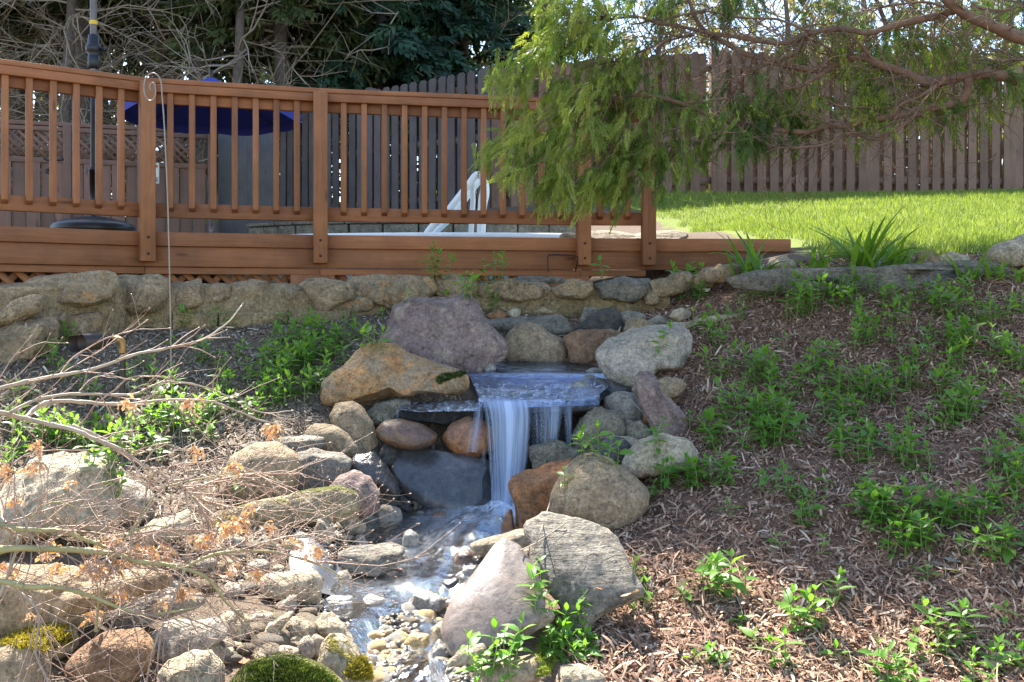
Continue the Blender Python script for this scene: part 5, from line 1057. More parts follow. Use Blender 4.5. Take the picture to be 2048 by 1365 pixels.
PLN_LIST = [('slab', [(1600,632,9,70),(1660,602,4,45),(1700,618,4,45),(1740,592,4,50),(1790,622,5,45),(1802,652,3,40),(1732,668,5,55),(1725,695,4,45),(1770,692,2,40),(1880,606,5,50),(1897,634,6,55),(1930,594,3,45),(1505,602,4,28),(1545,600,4,24),(1470,640,3,30),(1655,580,2,30),(1840,596,3,40)]),
 ('rup', [(1980,655,4,50),(2012,644,3,50),(2042,624,3,40),(1440,695,3,50),(1445,757,3,60),(1500,757,5,55),(1522,780,6,55),(1560,700,1,35),(1640,745,4,55),(1660,795,6,60),(1680,835,7,65),(1720,795,4,55),(1760,805,5,55),(1780,775,3,45),(1820,785,4,50),(1830,735,4,50),(1900,695,5,55),(1930,705,6,60),(1900,745,4,50),(1910,795,4,55),(1930,835,6,70),(1880,845,4,60),(1990,706,3,50),(2010,726,4,50),(2042,746,3,45),(1600,770,3,40),(1570,800,4,45),(1850,690,2,35),(1962,765,2,35),(2035,810,3,45)]),
 ('rmid', [(1470,826,4,50),(1450,858,3,45),(1500,858,4,55),(1540,858,8,65),(1562,888,6,65),(1430,890,4,55),(1400,870,3,45),(1590,858,2,45),(1520,900,5,55),(1700,886,5,55),(1720,918,5,60),(1740,890,3,50),(1810,918,4,55),(1830,938,4,55),(1840,858,2,45),(1900,868,2,45),(2042,886,3,50),(2020,946,5,65),(2042,990,4,60),(1410,970,5,60),(1450,968,4,55),(1390,985,3,50),(1545,982,2,45),(1582,998,2,50),(1640,985,1,35),(1612,1035,2,55),(1600,1058,2,45),(1456,1030,1,30),(1740,1050,6,60),(1785,1040,7,65),(1850,1050,6,65),(1900,1040,5,60),(1950,1060,5,60),(1800,1100,5,60),(1842,1095,4,60),(1985,1010,3,45),(2012,1016,3,45),(1730,985,2,30),(1340,925,5,60)]),
 ('rlow', [(1930,1110,2,55),(2042,1098,4,60),(1982,1130,5,70),(1860,1155,1,30),(1447,1185,7,75),(1548,1105,1,40),(1652,1120,1,40),(1660,1205,2,55),(1612,1255,5,65),(1510,1300,1,35),(1562,1340,2,65),(1755,1362,4,65),(1825,1320,2,50),(1902,1282,4,75),(1880,1310,2,45),(1840,1385,3,55),(1992,1350,3,50),(2042,1345,3,60),(1425,1335,5,22),(1285,1215,3,55),(1380,1200,2,25),(1960,1385,3,55),(1690,1330,1,25),(2010,1230,1,30),(1470,1250,1,18)]),
 ('rock', [(980,1335,5,70),(1028,1330,4,65),(1092,1250,4,60),(1088,1195,3,60),(1110,1018,3,45),(1175,910,4,55),(1208,925,1,50),(1240,935,1,45),(1312,745,1,70),(1395,668,3,45),(1420,690,2,40),(1300,1000,2,30),(1140,1285,7,28),(1170,1275,6,28),(1115,1300,6,26),(1150,1310,6,20),(465,1010,2,30),(1280,1160,2,40)]),
 ('wall', [(880,592,5,62),(960,602,7,55),(985,592,5,55),(935,590,4,45),(820,602,1,30),(1010,607,2,40),(1210,592,1,50),(1385,585,7,60),(1402,602,4,40),(1310,612,1,30),(1372,600,4,40),(215,660,3,50),(270,655,2,45),(310,650,2,35),(332,648,1,40),(375,660,3,45),(430,658,1,35),(470,655,2,25),(545,650,2,25),(620,650,2,30),(80,706,2,50),(130,694,3,45),(100,735,2,40),(575,655,1,30),(1130,600,1,25),(770,640,1,20)]),
 ('lgrp', [(560,692,4,45),(600,684,4,45),(640,674,3,40),(680,692,4,40),(710,684,3,35),(742,694,3,40),(540,724,3,45),(590,726,6,50),(622,746,6,50),(560,766,6,55),(530,794,4,50),(580,806,4,50),(650,724,4,45),(690,720,3,35),(640,776,4,45),(610,790,4,45),(660,690,4,35),(700,660,2,25),(620,710,5,45),(575,745,5,50),(545,815,4,40)]),
 ('left', [(500,766,2,40),(430,785,3,45),(400,724,3,40),(445,745,2,35),(320,765,2,35),(290,745,2,35),(272,766,3,40),(300,806,3,45),(350,826,3,45),(420,836,4,50),(372,856,5,50),(330,866,5,50),(282,856,2,40),(250,886,4,45),(222,906,5,50),(300,915,4,45),(102,884,5,55),(120,892,5,55),(160,896,6,50),(62,876,3,45),(45,912,3,40),(30,945,2,40),(455,820,3,40),(500,835,3,40),(395,880,3,40),(200,870,3,40),(355,790,2,35),(470,710,2,30),(340,705,1,30),(215,950,2,45),(205,930,3,45),(180,800,2,35),(150,770,2,35),(50,800,2,35),(20,850,3,40)])]
LMK = [(1600,600,'at the left end of the long grey slab'),(1740,600,'below the middle of the long grey slab'),(1890,610,'below the right end of the long grey slab'),(2010,650,'near the big beige lawn boulder'),(1440,720,'on the mulch right of the large pale grey boulder'),(1520,770,'on the bank above the bright sunlit clump'),(1670,800,'in the broad drift halfway up the right bank'),(1790,790,'between the two broad drifts on the right bank'),(1915,730,'in the right hand drift high on the bank'),(1910,830,'in the right hand drift lower on the bank'),(2030,740,'at the far right of the upper bank'),
 (1540,870,'in the sunlit patch above the pale tan boulder'),(1430,890,'on the mulch just above the pale tan boulder'),(1720,900,'in the pair of clumps below the broad drift'),(1820,925,'in dry mulch below the right hand drift'),(2030,950,'at the bank edge beside pale fallen leaves'),(1420,970,'beside the dried reddish frond'),(1590,1020,'on bare mulch between frond and lower clumps'),(1780,1040,'in the thick row across the lower right bank'),(1930,1050,'at the end of the thick row on the lower bank'),(1820,1100,'just below the thick row on the lower bank'),(2000,1110,'beside the largest pale fallen leaf'),(1450,1180,'standing alone below the round boulder on mulch'),(1600,1100,'beside the curled oak leaf'),(1620,1250,'on sunlit mulch below the curled oak leaf'),(1530,1320,'on sunlit chips near the flat tan stone'),(1760,1360,'on sunlit chips at the foot of the right bank'),(1890,1300,'on sunlit chips below the largest fallen leaf'),(2020,1345,'on sunlit chips at the outer foot of the bank'),(1285,1200,'against the broad grey layered slab'),(1340,920,'growing over the pale tan boulder'),
 (1000,1330,'beside the driftwood like stone'),(1090,1220,'between layered slab and wet smooth slab'),(1140,1290,'in the mossy soil beside the driftwood like stone'),(1110,1015,'between rusty block and round boulder'),(1200,920,'behind the round boulder'),(1312,745,'in front of the large pale grey boulder'),(1400,675,'beside the pale edging stone'),(465,1010,'in front of the blunt tan boulder'),(900,592,'at the wall behind the purple boulder'),(970,597,'at the wall above the flat grey slab'),(1210,592,'at the wall above the dark wedge stone'),(1390,590,'around the round landscape light'),(240,655,'at the wall behind the bullet light'),(350,652,'at the wall beside the steel hook'),(560,650,'at the wall left of the leafy drift'),(105,710,'under the largest wall stones'),
 (570,690,'at the top of the drift left of the purple boulder'),(700,685,'against the left side of the purple boulder'),(610,740,'in the middle of the drift left of the purple boulder'),(560,800,'at the foot of the drift above the tan boulders'),(430,770,'right of the steel hook on the grey mulch'),(295,760,'between bullet light and steel hook'),(350,850,'below the steel hook among maple twigs'),(230,890,'at the base of the bullet light'),(110,885,'above the craggy cream boulder'),(40,870,'beside the left wall among maple twigs'),(480,830,'above the thin slates on the left slope'),(300,915,'between maple branch and blunt tan boulder'),(170,785,'left of the bullet light')]
for zn, lst in PLN_LIST:
    for (x, y, n, hp) in lst:
        sw = 'single stemmed' if n == 1 else ('tiny leaved' if hp < 29 else ('small leafy' if n < 4 else ('bushy leafy' if n < 6 else 'dense leafy'))); lm = min(LMK, key=lambda q: (q[0] - x) ** 2 + 2 * (q[1] - y) ** 2)[2]
        plant(x, y, int(round(n * (1.4 if n > 1 and zn in ('slab', 'rup', 'rmid', 'lgrp', 'left') else 1))), hp, sw + ' green plant ' + lm, sw + ' plants ' + lm, y > 880 and zn in ('rmid', 'rlow', 'rock'))
# strap leaved lilies
def strap(L, w, curve, seg_=9):
    V = []; F = []
    for k in range(seg_ + 1):
        t_ = k / seg_; r_ = L * (math.sin(curve * t_) / curve); z = L * t_ * (1 - .18 * curve * t_ ** 2) if curve < 1.2 else L * (t_ - .62 * t_ ** 2.4)
        ww = w * (1 - t_ ** 3) * (.7 + .6 * min(1, t_ * 3)) + .0008
        for s_ in (-1, 0, 1): V.append((r_ * (.25 + .75 * t_ * curve), s_ * ww / 2, z - (0 if s_ else .25 * ww)))
    for k in range(seg_):
        for j in range(2): a_ = k * 3 + j; F.append((a_, a_ + 3, a_ + 4, a_ + 1))
    return np.array(V), np.array(F)
MT['lily'] = leaf_mat('lily_leaf', (.10, .20, .025), (.20, .32, .05), .42, .4, None, .4)
LIL = [mesh('leaf', *strap(1.0, .062, c), MT['lily']) for c in (.35, .6, .9, 1.3, 1.6)]
for (x, y, D_, n, hp, lb) in [(1510, 545, 5.42, 15, 75, 'yellow green strap leaved clump behind the left end of the long slab'), (1632, 545, 5.4, 14, 60, 'short strap leaved clump between two taller clumps'), (1735, 540, 5.3, 26, 95, 'tallest strap leaved lily clump behind the long slab'), (1800, 535, 5.3, 14, 60, 'spreading strap leaved clump beside the brown stub of rock'), (1945, 545, 5.1, 12, 55, 'sunlit strap leaved clump at the right end of the long slab'), (1985, 560, 5.05, 10, 55, 'small strap leaved clump below the big beige boulder'), (2045, 555, 5.0, 8, 50, 'drooping strap leaved clump in front of the big beige boulder')]:
    b0 = W(x, y, D_); b0[2] = max(b0[2] - .03, drop(b0[0], D_)[2] - .02); rt = empty('lily_clump', b0); tagit(rt, lb, 'plant'); g = random.Random(x)
    for k in range(int(n * 1.7)):
        o = link('leaf', g.choice(LIL[:4]), rt, (g.gauss(0, .05), g.gauss(0, .03), -.01)); s_ = hp / FPX * D_ * g.uniform(.8, 1.6); o.scale = (s_, s_ * 1.2, s_); o.rotation_euler = (g.gauss(0, .1), g.gauss(.05, .12), g.uniform(0, 6.28))
# fallen leaves
def oak():
    st_ = []
    for k in range(13):
        t_ = k / 12; w_ = .30 * math.sin(math.pi * min(1, t_ * 1.02)) ** .7 * (1.0 if k % 2 else .35) + .02; st_.append((t_, w_))
    V = [(t_, 0, .05 * math.sin(t_ * 5)) for t_, w_ in st_] + [(t_ + .05, w_, .10 * w_ * 3 + .05 * math.sin(t_ * 9)) for t_, w_ in st_] + [(t_ + .05, -w_, .10 * w_ * 2 - .05 * math.sin(t_ * 7)) for t_, w_ in st_]
    F = [(k, k + 1, 14 + k, 13 + k) for k in range(12)] + [(k + 1, k, 26 + k, 27 + k) for k in range(12)]
    return np.array(V), np.array(F)
OAK = [mesh('fallen_leaf', *oak(), leaf_mat('dry_leaf%d' % k, a_, b_, .2, .7)) for k, (a_, b_) in enumerate([((.20, .13, .085), (.32, .22, .15)), ((.30, .12, .05), (.42, .18, .07)), ((.40, .33, .25), (.5, .4, .3))])]
for k, (x, y, s_, m_, az) in enumerate([(1510,1120,.115,0,.2),(1470,920,.09,0,1.6),(1880,1120,.12,2,-.4),(1940,1160,.14,2,2.4),(1640,1010,.09,0,.3),(1660,1000,.08,0,3),(1700,985,.09,0,.8),(1920,940,.08,2,1),(2040,690,.10,0,2),(1585,970,.06,2,1),(1890,650,.06,1,1.5),(1520,1080,.07,0,.5),(1780,905,.07,0,2),(1205,1185,.09,1,2.2),(1190,1215,.07,2,1),(430,1150,.10,1,1.2),(415,1180,.09,1,2),(1240,1200,.06,0,.4),(690,1240,.05,1,1),(1960,1340,.1,2,.2),(1730,1330,.08,2,2),(1310,960,.06,2,0),(1800,1250,.07,0,1.2),(470,1330,.08,1,.4),(120,1320,.08,1,.9)]):
    h, nr = hit(x, y); o = link('fallen_leaf', OAK[m_], None, h + [0, 0, .008]); o.scale = (s_, s_, s_); o.rotation_euler = (random.uniform(-.3, .3), random.uniform(-.3, .2), az)
    tagit(o, ['curled brown oak leaf lying on the mulch', 'rust red fallen leaf lying among the stones', 'pale dry fallen leaf lying in the mulch'][m_], 'leaf', ['brown oak leaves on the mulch', 'rust red fallen leaves', 'pale fallen leaves'][m_])

# ------------------------------------------------------------------ moss cushions
MOSS = (np.array([[-.5, 0, 0], [.5, 0, 0], [.12, 0, 1], [-.12, 0, 1]]), np.array([[0, 1, 2, 3]]))
def moss(poly, n, size, label, c, seed):
    g = np.random.default_rng(seed); P = np.array(poly); Q = []; 
    while len(Q) < n:
        x, y = g.uniform(P.min(0), P.max(0)); ins = False
        for i in range(len(P)):
            (ax, ay), (bx, by) = P[i], P[i - 1]
            if (ay > y) != (by > y) and x < (bx - ax) * (y - ay) / (by - ay) + ax: ins = not ins
        if ins: h, nr = hit(x, y); Q.append((h, nr))
    H = np.array([q[0] for q in Q]); N_ = np.array([q[1] for q in Q]); N_ *= np.sign(N_[:, 2:3] + 1e-6); kb = 6; H = rep(H, kb) + g.normal(0, size * .5, (n * kb, 3)) * [1, 1, .3]
    d = rep(N_, kb) + g.normal(0, .55, (n * kb, 3)); m_ = n * kb
    Rm = frames(d, g.uniform(0, 6.3, m_))[:, :, [1, 2, 0]]; V, F = scatter(MOSS, H - d * .002, Rm, np.stack([g.uniform(.25, .5, m_) * size, np.ones(m_), g.uniform(.6, 1.5, m_) * size], 1))
    o = link('moss', mesh('moss', V, F, attr_mat('moss_m%d' % seed, c, .9, 'tint', .25, 20), True, {'tint': rep(g.random(m_), 4)})); tagit(o, label, 'moss', None, 'stuff')
GM = [(0, (.05, .08, .012)), (.6, (.13, .17, .025)), (1, (.24, .26, .05))]; YM = [(0, (.16, .12, .015)), (.6, (.32, .25, .03)), (1, (.45, .36, .06))]
moss(px('c7', [(1330,1290),(1480,1245),(1600,1252),(1740,1310),(1830,1365),(1330,1365),(1420,1300)]), 900, .010, 'bright green moss cushion on the boulder at the stream bank', GM, 1)
moss(px('cE', [(340,1300),(420,1190),(470,1170),(520,1250),(530,1340),(400,1340)]), 350, .010, 'yellow moss patch on the tan boulder beside the stream', YM, 2)
moss(px('cB', [(1010,790),(1060,755),(1150,750),(1220,730),(1265,760),(1190,780),(1120,800),(1060,835),(1030,830)]), 260, .010, 'dark green moss patch on the long orange boulder', [(0, (.02, .035, .008)), (.7, (.06, .085, .018)), (1, (.11, .13, .03))], 3)
moss(px('c7', [(0,1150),(120,1080),(280,1060),(380,1090),(390,1160),(250,1200),(100,1170)]), 300, .011, 'yellow moss on the rock under the maple branches', YM, 4)
moss(px('c7', [(1140,500),(1180,450),(1250,460),(1270,540),(1200,580),(1150,550)]), 120, .010, 'yellow green moss at the end of the long low slab', YM, 5)
moss(px('cA', [(1480,1080),(1560,1040),(1640,1020),(1600,1100),(1540,1200),(1490,1220)]), 260, .010, 'light green moss on the soil beside the driftwood like stone', [(0, (.12, .16, .02)), (1, (.32, .36, .07))], 6)

# ------------------------------------------------------------------ trees
MT['bark'] = plain('conifer_bark', (.125, .095, .078), .95, 0, .4, 14, .9)
MT['deadtwig'] = plain('dead_twigs', (.33, .26, .195), .9, 0, .3, 9, 0)
MT['cbark'] = plain('cedar_bark', (.17, .10, .062), .9, 0, .4, 22, 1.0)
MT['need_dark'] = attr_mat('needles_dark', [(0, (.018, .042, .026)), (.6, (.04, .088, .05)), (1, (.085, .13, .06))], .6, 'tint', .2, 2)
MT['need_olive'] = attr_mat('needles_olive', [(0, (.05, .07, .025)), (.6, (.12, .14, .05)), (1, (.22, .22, .09))], .6, 'tint', .3, 2)
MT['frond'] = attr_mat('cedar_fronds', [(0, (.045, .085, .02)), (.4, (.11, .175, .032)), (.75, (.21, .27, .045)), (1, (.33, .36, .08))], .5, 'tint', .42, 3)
MT['newleaf'] = attr_mat('new_leaves', [(0, (.10, .10, .05)), (.6, (.17, .19, .06)), (1, (.24, .17, .12))], .6, 'tint', .4, 2)
def spray(nb, L, bl, w, droop=.2, spread=.75, flat=.25, seed=0):
    """flat spray: blades leaving a central axis along +X"""
    g = np.random.default_rng(seed); V = []; F = []
    for k in range(nb):
        t_ = (k // 2) / max(1, (nb - 1) // 2); p = np.array([t_ * L, 0, -droop * L * t_ ** 2]); s_ = 1 if k % 2 else -1
        a_ = spread * (1.1 - .5 * t_) * s_ + g.normal(0, .12); e = g.normal(-.15, flat); l = bl * (1.05 - .55 * t_) * g.uniform(.75, 1.2)
        if k >= nb - 1: a_ = 0
        d = np.array([math.cos(a_) * math.cos(e), math.sin(a_) * math.cos(e), math.sin(e)]); n_ = np.array([-math.sin(a_), math.cos(a_), g.normal(0, .4)]) * w
        o = len(V); V += [p - n_ * .25, p + d * l * .55 - n_ * .5 + [0, 0, -.06 * l], p + d * l + [0, 0, -.22 * l], p + d * l * .55 + n_ * .5 + [0, 0, -.06 * l]]; F.append([o, o + 1, o + 2, o + 3])
    return np.array(V), np.array(F)
def twigs(acc, p, d, L, r_, g, depth=2, nsub=5, up=.0, jit=.25, sides=3, pts=5):
    P = [np.array(p)]; dd = np.array(d, float); dd /= np.linalg.norm(dd)
    for k in range(pts - 1): dd = dd + g.normal(0, jit, 3) + [0, 0, up]; dd /= np.linalg.norm(dd); P.append(P[-1] + dd * L / (pts - 1))
    P = np.array(P); V, F = tube(P, np.linspace(r_, r_ * .35, pts), sides); acc.add(V, F)
    tips = [(P[-1], dd)]
    if depth > 0:
        for q in range(nsub):
            t_ = g.uniform(.2, .98); i = min(int(t_ * (pts - 1)), pts - 2); b_ = P[i] + (P[i + 1] - P[i]) * (t_ * (pts - 1) - i); td = P[i + 1] - P[i]; td /= np.linalg.norm(td)
            s_ = np.cross(td, g.normal(size=3)); s_ /= np.linalg.norm(s_) + 1e-9
            tips += twigs(acc, b_, td * .7 + s_ * .8, L * g.uniform(.28, .55), r_ * .5, g, depth - 1, nsub, up, jit, sides, max(3, pts - 1))
    return tips
def conifer(x, y, H, cb, R0, mat, label, group, nb, seed, dead=0, tr=.16, spr=.34, per=9, cat='tree', tall=False, lean=0.0, droop=.35, wspr=.055):
    g = np.random.default_rng(seed); z0 = float(ground(np.array([x]), np.array([y]))[0]); root = empty('conifer_tree', (x, y, z0)); tagit(root, label, cat, group)
    hs = np.linspace(0, 1, 12); tp = np.stack([x + lean * hs * H + .12 * np.sin(hs * 5 + seed), y + .1 * np.cos(hs * 4 + seed), z0 - .1 + hs * (H - z0)], 1)
    V, F = tube(tp, tr * (1.05 - hs) ** .8 + .02, 9); part('trunk', V, F, MT['bark'], root)
    at_h = lambda h: np.array([np.interp(h, tp[:, 2], tp[:, 0]), np.interp(h, tp[:, 2], tp[:, 1]), h])
    br = Acc()
    for k in range(dead):
        h = g.uniform(z0 + .8, min(H, 8.5)); a_ = g.uniform(0, 6.28); twigs(br, at_h(h), [math.cos(a_), math.sin(a_), g.uniform(-.45, .35)], g.uniform(1.0, 2.6), g.uniform(.012, .03), g, 2, 4, g.uniform(-.05, .06), .22)
    P = []; Dr = []; S_ = []
    for k in range(nb):
        u_ = g.random(); h = cb + (H - cb) * u_ ** .9; rad = R0 * (1 - .75 * (h - cb) / (H - cb)) * g.uniform(.55, 1.1); a_ = g.uniform(0, 6.28); b0 = at_h(h); d = np.array([math.cos(a_), math.sin(a_), 0])
        ts = np.linspace(0, 1, 6); bl = b0 + d * rad * ts[:, None] + np.array([0, 0, 1])[None] * (.12 * rad * ts - droop * rad * ts ** 2)[:, None]
        V, F = tube(bl, np.linspace(.028, .006, 6), 4); br.add(V, F)
        m_ = max(4, int(per * rad / 1.5))
        for q in range(m_):
            t_ = g.uniform(.22, 1.02); pp = b0 + d * rad * t_ + np.array([0, 0, .12 * rad * t_ - droop * rad * t_ ** 2]) + g.normal(0, .13, 3) * [1, 1, .7]; sd = g.normal(0, .8); dv = np.array([math.cos(a_ + sd), math.sin(a_ + sd), g.normal(-.35, .25)])
            P.append(pp); Dr.append(dv); S_.append(g.uniform(.7, 1.35))
    br.part('branch', MT['deadtwig'] if dead else MT['bark'], root)['kind'] = 'stuff'
    if P:
        sp_ = spray(15, spr, spr * .6, wspr, .25, .9, .3, seed); n = len(P)
        V, F = scatter(sp_, np.array(P), frames(np.array(Dr), g.normal(0, .5, n)), np.array(S_)); part('crown', V, F, mat, root, False, {'tint': rep((g.random(n) * .55 + .45 * g.random(n) ** 2), len(sp_[0]))})
    return root
LT = 'tall conifer with bare lower trunk and dead branches behind the lattice fence'
for k, (x, y, H, ln_) in enumerate([(-10.6, 16.4, 21, 0), (-8.9, 15.0, 20.5, .02), (-7.7, 17.0, 22, -.01), (-7.0, 15.2, 21, .015), (-6.2, 17.4, 21.5, 0), (-5.1, 15.8, 20, .01), (-9.6, 18.6, 22, 0)]):
    H = (y - (4.3 if x < -6.5 else 3.6)) / .913 * 1.28 + .2
    conifer(x, y, H, 6.6, 2.3, MT['need_dark'], LT, 'tall conifers behind the lattice fence', 95, 300 + k, dead=42, tr=.17, spr=.62, per=15, lean=ln_, wspr=.12)
for k, (x, y, H, ln_) in enumerate([(-8.2, 13.9, 9, .03), (-6.6, 14.2, 9, -.02), (-4.4, 14.6, 8.5, .02), (-3.6, 16.5, 9, 0)]):
    conifer(x, y, H, 6.0, 1.6, MT['need_olive'], 'slender dead branched conifer standing close behind the lattice fence', 'slender conifers behind the lattice fence', 40, 330 + k, dead=46, tr=.08, lean=ln_)
for k, (x, y, H, cb, R0, m_, lb, nb) in enumerate([(-3.7, 15.6, 8.4, 3.9, 1.7, 'need_olive', 'olive green evergreen with drooping boughs above the blue umbrella', 80), (-2.2, 16.6, 8.6, 3.3, 2.1, 'need_dark', 'dense dark green evergreen behind the slanting fence', 160), (-.9, 17.4, 8.2, 3.4, 2.0, 'need_dark', 'dark evergreen with layered boughs next to the sky gap', 130), (-3.0, 18.4, 10, 3.6, 2.2, 'need_dark', 'dark evergreen behind the olive green evergreen', 110)]):
    conifer(x, y, H + ZC, cb + ZC, R0, MT[m_], lb, 'evergreens behind the fence', nb, 360 + k, dead=16, tr=.14, per=22)
conifer(.75, 18.5, 12, 4.6, 1.5, MT['need_olive'], 'thin pine standing alone against the blue sky', None, 46, 380, dead=6, tr=.15, per=14, spr=.3)
def woodland():
    g = np.random.default_rng(444); n = 9000; x = g.uniform(-34, 34, n); y = g.uniform(24, 34, n); top = np.where(x < 1, 15.0, 7.2) + 1.5 * vnoise(np.stack([x * .35, 0 * x, 0 * x], 1), 3) ; z = 1.4 + (top - 1.0) * g.random(n) ** 1.3
    sp_ = spray(13, .9, .6, .16, .2, .9, .5, 5); V, F = scatter(sp_, np.stack([x, y, z], 1), frames(g.normal(size=(n, 3)) * [1, 1, .5]), g.uniform(.6, 1.3, n)); a_ = Acc(); a_.add(V, F, tint=rep(g.random(n), len(sp_[0])))
    for k in range(150):
        x = g.uniform(-34, 34); y = g.uniform(22, 32); P = np.array([[x + g.normal(0, .12) * q, y, 1.2 + q * 1.3] for q in range(7 if x > 1 else 11)]); V, F = tube(P, np.linspace(.13, .05, len(P)), 5); a_.add(V, F, tint=0.0)
    V, F, A = a_.arr(); o = link('woodland', mesh('woodland', V, F, attr_mat('woodland_m', [(0, (.11, .085, .07)), (.35, (.13, .11, .075)), (.7, (.12, .14, .06)), (1, (.22, .22, .10))], .8, 'tint', .25, .5), False, A)); tagit(o, 'hazy spring woodland seen through and above the fences', 'woodland', None, 'stuff')
woodland()
def bare(x, y, H, label, group, seed, leaves=500, mat='newleaf'):
    g = np.random.default_rng(seed); z0 = float(ground(np.array([x]), np.array([y]))[0]); root = empty('deciduous_tree', (x, y, z0)); tagit(root, label, 'tree', group); br = Acc()
    hs = np.linspace(0, 1, 9); tp = np.stack([x + .2 * np.sin(hs * 4 + seed), y + 0 * hs, z0 - .1 + hs * (H - z0)], 1); V, F = tube(tp, .11 * (1.05 - hs) + .012, 8); part('trunk', V, F, MT['bark'], root); tips = []
    for k in range(26):
        h = g.uniform(.25, 1.0); a_ = g.uniform(0, 6.28); p = np.array([np.interp(h, hs, tp[:, j]) for j in range(3)]); tips += twigs(br, p, [math.cos(a_), math.sin(a_), g.uniform(.2, .9)], g.uniform(1.0, 2.4), .022, g, 2, 5, .03, .2)
    br.part('branch', MT['deadtwig'], root)['kind'] = 'stuff'
    if leaves:
        idx = g.integers(0, len(tips), leaves); P = np.array([tips[i][0] for i in idx]) + g.normal(0, .09, (leaves, 3)); sp_ = spray(9, .12, .10, .045, .1, .9, .5, seed)
        V, F = scatter(sp_, P, frames(g.normal(size=(leaves, 3)) - [0, 0, .5]), g.uniform(.7, 1.4, leaves)); part('crown', V, F, MT[mat], root, False, {'tint': rep(g.random(leaves), len(sp_[0]))})
for k, (x, y, H, lv) in enumerate([(2.6, 17.5, 7.5, 350), (4.6, 16.5, 7.2, 500), (6.6, 18.0, 8.5, 700), (8.6, 16.2, 7.5, 800), (1.6, 21, 8.0, 200), (10.5, 18.0, 8.5, 600), (5.5, 22, 9, 500)]):
    bare(x, y, H, 'thin spring tree with fine bare twigs behind the board fence', 'spring trees behind the board fence', 400 + k, lv)

# ------------------------------------------------------------------ the overhanging cedar
ced = empty('cedar_tree', (3.75, 4.3, float(ground(np.array([3.75]), np.array([4.3]))[0]))); tagit(ced, 'overhanging cedar with twisting brown limbs and drooping yellow green fronds', 'tree')
tz0 = ced.location[2]; tp = smoothline([(3.75, 4.3, tz0 - .1), (3.72, 4.35, tz0 + .8), (3.78, 4.5, tz0 + 2.0), (3.7, 4.7, tz0 + 3.5), (3.6, 4.8, tz0 + 6.0)], 30)
V, F = tube(tp, np.linspace(.17, .06, 30), 14); part('trunk', V, F, MT['cbark'], ced)
LB = [([(1560,-60),(1660,40),(1740,90),(1850,140),(1950,185),(2060,215),(2350,330),(2900,560)], 40, 88, 4.2, 4.3),
 ([(1690,60),(1660,62),(1560,90),(1430,120),(1300,155),(1200,185),(1100,165),(1000,160),(880,180),(800,220),(720,240),(600,225),(480,205),(330,185),(200,150),(60,130),(-60,100),(-250,110)], 44, 14, 4.25, 4.8),
 ([(2900,800),(2400,560),(2060,460),(1900,420),(1780,410),(1640,430),(1500,445),(1400,400),(1250,350),(1180,315),(1080,320),(980,375),(900,380),(780,365),(650,330),(500,290),(420,240),(330,190),(260,120),(200,-40)], 66, 20, 4.35, 4.75),
 ([(1745,430),(1720,520),(1640,570),(1500,595),(1380,625),(1200,660),(1050,685),(950,690),(860,720),(700,715),(560,695),(430,665),(330,630),(150,560),(-50,520),(-200,540)], 50, 16, 4.42, 4.7),
 ([(1450,620),(1400,660),(1330,720),(1220,770),(1100,730),(980,780),(860,805),(700,805),(560,760)], 22, 10, 4.45, 4.5), ([(980,380),(900,430),(820,470),(710,490),(560,540),(400,545),(200,560)], 24, 10, 4.55, 4.6),
 ([(850,200),(800,290),(700,330),(540,390),(500,420),(430,540),(340,640),(200,690),(50,730),(-100,800)], 18, 9, 4.6, 4.7), ([(-150,330),(0,265),(150,210),(240,190)], 9, 16, 4.8, 4.7), ([(-100,140),(0,120),(150,90),(280,60),(480,95),(620,105),(720,115),(850,165)], 9, 16, 4.8, 4.5),
 ([(1240,40),(1350,25),(1500,15),(1620,45)], 10, 18, 4.4, 4.3), ([(1500,450),(1480,480),(1430,510),(1350,560),(1300,590),(1050,580),(980,545)], 20, 9, 4.5, 4.5), ([(1620,420),(1560,470),(1450,530),(1380,560),(1330,620)], 22, 16, 4.4, 4.4),
 ([(1200,300),(1150,240),(1080,180)], 18, 12, 4.45, 4.4), ([(2060,330),(1950,335),(1850,380),(1780,410)], 10, 20, 4.5, 4.4), ([(1050,320),(960,250),(880,220),(840,180)], 10, 14, 4.5, 4.5), ([(2060,30),(1900,60),(1750,40)], 10, 16, 4.4, 4.3)]
BRP = []
for pts, t0, t1, d0, d1 in LB:
    q = px('c3', pts); n = len(q) * 5; P = smoothline([W(x, y, np.interp(i, [0, len(q) - 1], [d0, d1])) for i, (x, y) in enumerate(q)], n)
    rr = np.interp(np.linspace(0, 1, n), [0, 1], [t0, t1]) / 2.73 / FPX * P[:, 1] / 2; P += np.stack([fbm(P * 7, 3, 2), fbm(P * 7, 13, 2), fbm(P * 7, 23, 2)], 1) * .006
    V, F = tube(P, rr * (1 + .12 * fbm(P * 25, 5, 2)), 10, True); part('limb', V, F, MT['cbark'], ced); BRP.append(P)
ALLB = np.concatenate(BRP)
g = np.random.default_rng(77); tw = Acc()
vis = ALLB[(ALLB[:, 0] / ALLB[:, 1] < .60)]
for k in range(330):
    p = vis[g.integers(len(vis))]; d = np.array([g.normal(-.35, .6), g.normal(0, .5), g.normal(-.1, .6)]); twigs(tw, p, d, g.uniform(.12, .5), g.uniform(.0022, .005), g, 1, 5, -.02, .28, 3, 5)
def inpoly(x, y, P):
    ins = False
    for i in range(len(P)):
        (ax, ay), (bx, by) = P[i], P[i - 1]
        if (ay > y) != (by > y) and x < (bx - ax) * (y - ay) / (by - ay) + ax: ins = not ins
    return ins
